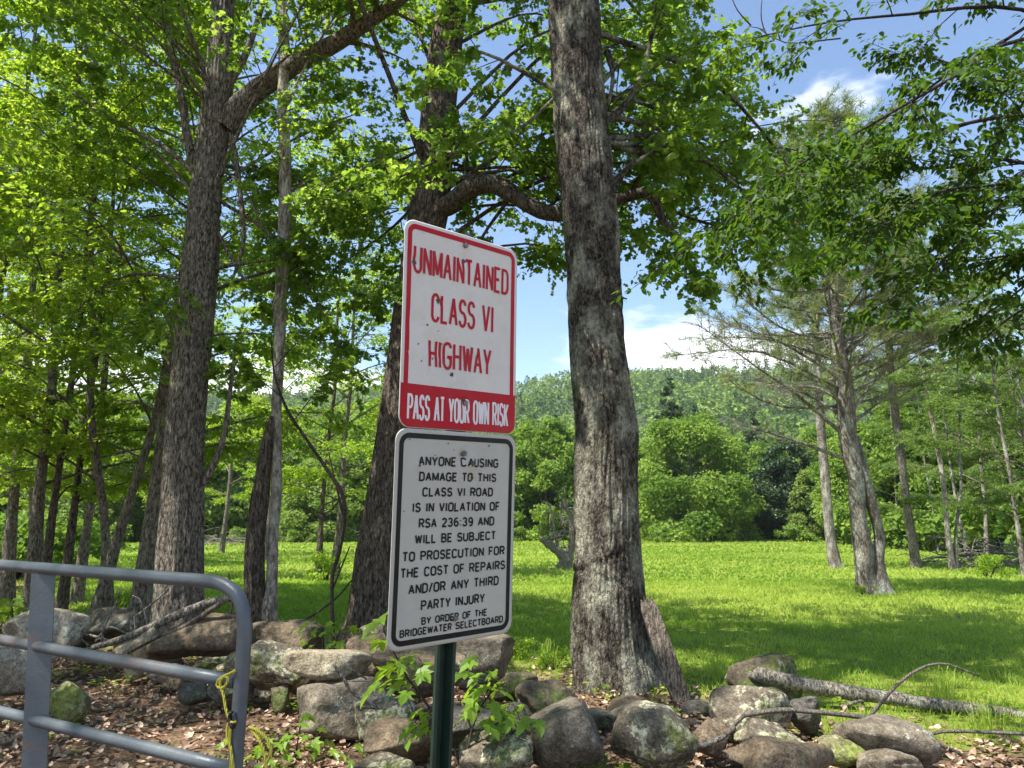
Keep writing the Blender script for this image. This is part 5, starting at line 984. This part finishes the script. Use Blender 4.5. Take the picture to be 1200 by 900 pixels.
leafy_plant('seedling', 'low green leaves between the round boulder and the mossy boulder at the bottom edge', 'seedling', P(705, 915, 5.2), [[(705, 915, 2), (705, 895, 1.5)]], [(690, 888), (705, 885), (718, 892), (730, 896), (680, 895), (745, 897), (700, 895)], 5.2, .10, 5, jit=2)
leafy_plant('seedling', 'green seedlings at the left edge above the boulders', 'seedling', P(15, 730, 8.5), [[(15, 730, 2), (14, 710, 1.5)]], [(8, 712), (18, 706), (26, 712), (4, 722), (20, 720), (30, 700), (38, 716)], 8.4, .12, 6, jit=2)
leafy_plant('seedling', 'small green leaves beside the lone mossy stone in the litter', 'seedling', P(90, 840, 6.3), [[(90, 840, 2), (90, 828, 1.5)]], [(84, 828), (94, 826), (90, 834), (78, 852), (88, 848), (100, 838), (14, 862), (20, 850), (60, 850)], 6.3, .075, 7)
leafy_plant('seedling', 'light green maple seedlings between the pale slab and the leaning trunk', 'seedling', P(380, 770, 8.0), [[(380, 770, 2), (378, 735, 1.5)], [(390, 765, 2), (398, 740, 1.5)]], [(362, 730), (375, 728), (388, 734), (400, 738), (370, 745), (385, 750), (398, 752), (356, 745), (408, 745), (380, 740), (366, 756), (392, 760)], 8.0, .12, 8, jit=2)
leafy_plant('seedling', 'small bright leaf on the ground under the fallen branch at the right', 'seedling', P(1055, 856, 6.6), [[(1055, 856, 2), (1055, 850, 1)]], [(1050, 848), (1060, 851), (1046, 852)], 6.6, .09, 9)
leafy_plant('seedling', 'green fern-like shoots beside the yellow rope at the bottom', 'seedling', P(300, 915, 5.2), [[(300, 915, 2), (302, 890, 1.5)], [(300, 915, 2), (280, 895, 1.2)]], [(303, 880), (294, 886), (312, 890), (286, 893), (300, 896), (275, 880), (262, 872), (250, 878), (258, 888)], 5.2, .07, 10, jit=2)
for px, d, s in [(-20, 20, .62), (25, 24, .7), (60, 30, .8), (-40, 32, .9), (30, 40, 1.1), (85, 46, 1.0), (10, 52, 1.2), (110, 56, .9), (-60, 24, .8)]:
    c = copy_tree(b1, (0, 0, 0), 0, 1, 'leafy understorey bush deep in the woods on the left', 'understorey bushes in the woods on the left'); place(c, px, d, s, px * .7)
LB = 'leafy shoots growing at tree feet in the meadow'
for px, d, s in [(1010, 74, 1.7), (1050, 62, 1.3), (1095, 58, 1.5), (1140, 52, 1.4), (1180, 48, 1.5), (1225, 42, 1.3), (1160, 66, 2.2), (1090, 76, 2.4), (1240, 60, 2.2)]:
    c = copy_tree(b1, (0, 0, 0), 0, 1, 'leafy understorey bush in the wood behind the brush pile on the right', 'understorey bushes in the wood on the right'); place(c, px, d, s, px * .7)
for px, d, k, s in [(1030, 76, 0, .8), (1085, 68, 1, .9), (1150, 72, 0, 1.0), (1205, 60, 3, .9), (1260, 66, 1, 1.0), (1120, 82, 3, 1.1)]:
    c = copy_tree(pr[k], (0, 0, 0), 0, 1, 'round leafy tree filling the wood behind the brush pile on the right', 'round trees in the wood on the right'); place(c, px, d, s, px * .3)
b2 = bush('leafy_shoots', 'low leafy shoots round the foot of the thin trunk pair in the meadow', 91, 1.6, 1.1, 900, .10, M_wood_l); place(b2, 388, 24.2)
for px, d, s, lb in [(600, 9.4, .35, 'low green growth in the shade between the signs and the middle trunk'), (645, 8.8, .3, 'low green growth just left of the middle trunk foot'), (12, 11, .6, 'leafy shrub low at the left edge behind the boulders'), (455, 10.5, .35, 'low growth at the right foot of the leaning trunk'), (1004, 18.2, .35, 'small weeds at the foot of the nearest meadow pine'), (150, 15, .5, 'low shoots between the thin trunks behind the gate'), (1150, 26, .9, 'weeds in front of the brush pile on the right')]:
    c = copy_tree(b2, (0, 0, 0), 0, 1, lb); place(c, px, d, s, px * .1)

# ------------------------------------------------------------------ leaf litter and grass
rg = np.random.RandomState(13); mb = MB()
n = 46000; x = rg.uniform(-6.5, 5.5, n); y = 4.2 + 9 * rg.uniform(0, 1, n) ** 1.5; m_ = rg.uniform(0, 1, n) < litter_mask(x, y) * (.35 + .65 * sstep(-.25, .25, fbm(np.stack([x, y, x * 0 + 8], -1) * 1.3, 3) + .15)); x, y = x[m_], y[m_]; n = len(x)
z = ground_h(x, y) + rg.uniform(.004, .045, n); ax = rg.normal(size=(n, 3)) * np.array([1, 1, .3]); up = np.array([0, 0, 1.0]) + rg.normal(0, .45, (n, 3)); T_CURL = (np.array([(0, 0, .12), (.28, .34, .22), (.66, .30, .15), (1, 0, .2), (.66, -.30, .22), (.28, -.34, .12), (.5, 0, -.02)]), [np.array([[0, 6, 1], [1, 6, 2], [2, 6, 3], [3, 6, 4], [4, 6, 5], [5, 6, 0]])])
leaves(mb, np.stack([x, y, z], 1), ax, up, rg.uniform(.03, .07, n), T_CURL, rg.uniform(0, 1, n)); o = mb.build('leaf_litter', M_litter, kind='stuff'); tag(o, 'brown dead leaf litter on the ground in front of and among the stones', 'leaf litter')
mb = MB()
for n, y0, y1, hh_, ww in ((95000, 5.2, 13, .075, .0055), (80000, 12, 24, .09, .015), (50000, 22, 48, .12, .04), (30000, 45, 92, .17, .085)):
    y = np.sqrt(rg.uniform(y0 ** 2, y1 ** 2, n)); x = rg.uniform(-.78, .80, n) * (y + 1.5); m_ = rg.uniform(0, 1, n) > litter_mask(x, y) * 1.15; x, y = x[m_], y[m_]; k = len(x)
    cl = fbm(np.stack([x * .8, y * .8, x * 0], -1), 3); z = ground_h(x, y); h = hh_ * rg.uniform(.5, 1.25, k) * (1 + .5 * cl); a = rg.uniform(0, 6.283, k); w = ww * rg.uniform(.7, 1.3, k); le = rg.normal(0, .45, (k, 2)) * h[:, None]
    b_ = np.stack([x, y, z - .01], 1); dv = np.stack([np.cos(a) * w, np.sin(a) * w, 0 * a], 1); mid = b_ + np.stack([le[:, 0] * .3, le[:, 1] * .3, h * .6], 1); tip = b_ + np.stack([le[:, 0], le[:, 1], h], 1)
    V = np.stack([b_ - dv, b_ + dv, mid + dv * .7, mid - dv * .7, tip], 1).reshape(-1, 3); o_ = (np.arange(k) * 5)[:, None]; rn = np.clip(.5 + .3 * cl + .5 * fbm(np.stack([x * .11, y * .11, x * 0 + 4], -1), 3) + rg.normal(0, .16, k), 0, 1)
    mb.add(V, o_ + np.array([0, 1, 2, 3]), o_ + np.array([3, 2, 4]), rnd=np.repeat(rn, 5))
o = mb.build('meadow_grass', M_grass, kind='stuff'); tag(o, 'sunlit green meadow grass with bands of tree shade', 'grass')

# ------------------------------------------------------------------ air
m, nt, out = mat('hazy_air'); pv = N(nt, 'ShaderNodeVolumePrincipled'); pv.inputs['Color'].default_value = (.86, .93, 1, 1); pv.inputs['Density'].default_value = .00015; pv.inputs['Anisotropy'].default_value = .2
nt.links.new(pv.outputs[0], out.inputs['Volume'])
x0, x1, y0, y1, z0_, z1_ = -1700, 1700, -1250, 1800, -60, 215
V = [(x, y, z) for z in (z0_, z1_) for x, y in ((x0, y0), (x1, y0), (x1, y1), (x0, y1))]
o = obj('haze', V, [np.array([[0, 3, 2, 1], [4, 5, 6, 7], [0, 1, 5, 4], [1, 2, 6, 5], [2, 3, 7, 6], [3, 0, 4, 7]])], m, kind='stuff'); tag(o, 'thin summer haze filling the air over the meadow and hill', 'haze')

# small herbs among the litter
rg = np.random.RandomState(19); mb = MB(); P_, A_, S_ = [], [], []
for k in range(520):
    x, y = rg.uniform(-5.5, 4.5), 4.8 + 4.2 * rg.rand(); 
    if fbm(np.array([[x * .8, y * .8, 2.2]]), 2)[0] < .02: continue
    z = float(ground_h(x, y)); n = rg.randint(5, 13); hh = rg.uniform(.03, .13)
    a = rg.uniform(0, 6.28, n); rr_ = rg.uniform(.01, .07, n); P_.append(np.stack([x + np.cos(a) * rr_, y + np.sin(a) * rr_, z + hh * rg.uniform(.4, 1, n)], 1)); A_.append(np.stack([np.cos(a), np.sin(a), rg.normal(0, .25, n)], 1)); S_.append(rg.uniform(.025, .065, n) * rg.choice([.6, 1, 1.3]))
P_ = np.concatenate(P_); leaves(mb, P_, np.concatenate(A_), np.array([0, 0, 1.0]) + rg.normal(0, .3, P_.shape), np.concatenate(S_), T_OVAL, rg.uniform(0, 1, len(P_)))
tag(mb.build('ground_plants', M_wood_l, kind='stuff'), 'small green plants sprouting through the leaf litter by the stones', 'ground plants')

# tall tufts of pale grass by the fallen log
def tuft(label, px, py, seed, n=70, h=.3):
    rg = np.random.RandomState(seed); a_ = math.atan((py - 450) / F) - PITCH; d = EYE / math.tan(a_); c = P(px, py, d); c[2] = float(ground_h(c[0], c[1])); mb = MB()
    a = rg.uniform(0, 6.28, n); b = c + np.stack([rg.normal(0, .05, n), rg.normal(0, .04, n), 0 * a], 1); L = h * rg.uniform(.5, 1.2, n); le = np.stack([np.cos(a), np.sin(a), 0 * a], 1) * (L * rg.uniform(.15, .8, n))[:, None]; w = np.stack([-np.sin(a), np.cos(a), 0 * a], 1) * .0028
    m1 = b + le * .25 + np.array([0, 0, .55]) * L[:, None]; m2 = b + le * .65 + np.array([0, 0, .85]) * L[:, None]; t = b + le * 1.15 + np.array([0, 0, .78]) * L[:, None]
    V = np.stack([b - w, b + w, m1 + w, m1 - w, m2 + w * .7, m2 - w * .7, t], 1).reshape(-1, 3); o_ = (np.arange(n) * 7)[:, None]
    mb.add(V, o_ + np.array([0, 1, 2, 3]), o_ + np.array([3, 2, 4, 5]), o_ + np.array([5, 4, 6]), rnd=np.repeat(rg.uniform(.5, 1, n), 7))
    tag(mb.build('grass_tuft', M_grass, loc=c), label, 'grass tuft')
tuft('tall arching grass tuft just beyond the fallen log, under the arching twig', 1108, 826, 1); tuft('tall grass tuft in front of the fallen log at the right edge', 1160, 868, 2, 60, .26)
tuft('grass tuft at the right foot of the moss-capped boulder', 960, 800, 3, 50, .22); tuft('grass tuft between the leaning trunk and the middle trunk', 640, 775, 4, 50, .25); tuft('pale grass tuft in the shade just right of the leaning plank', 838, 800, 5, 50, .25)
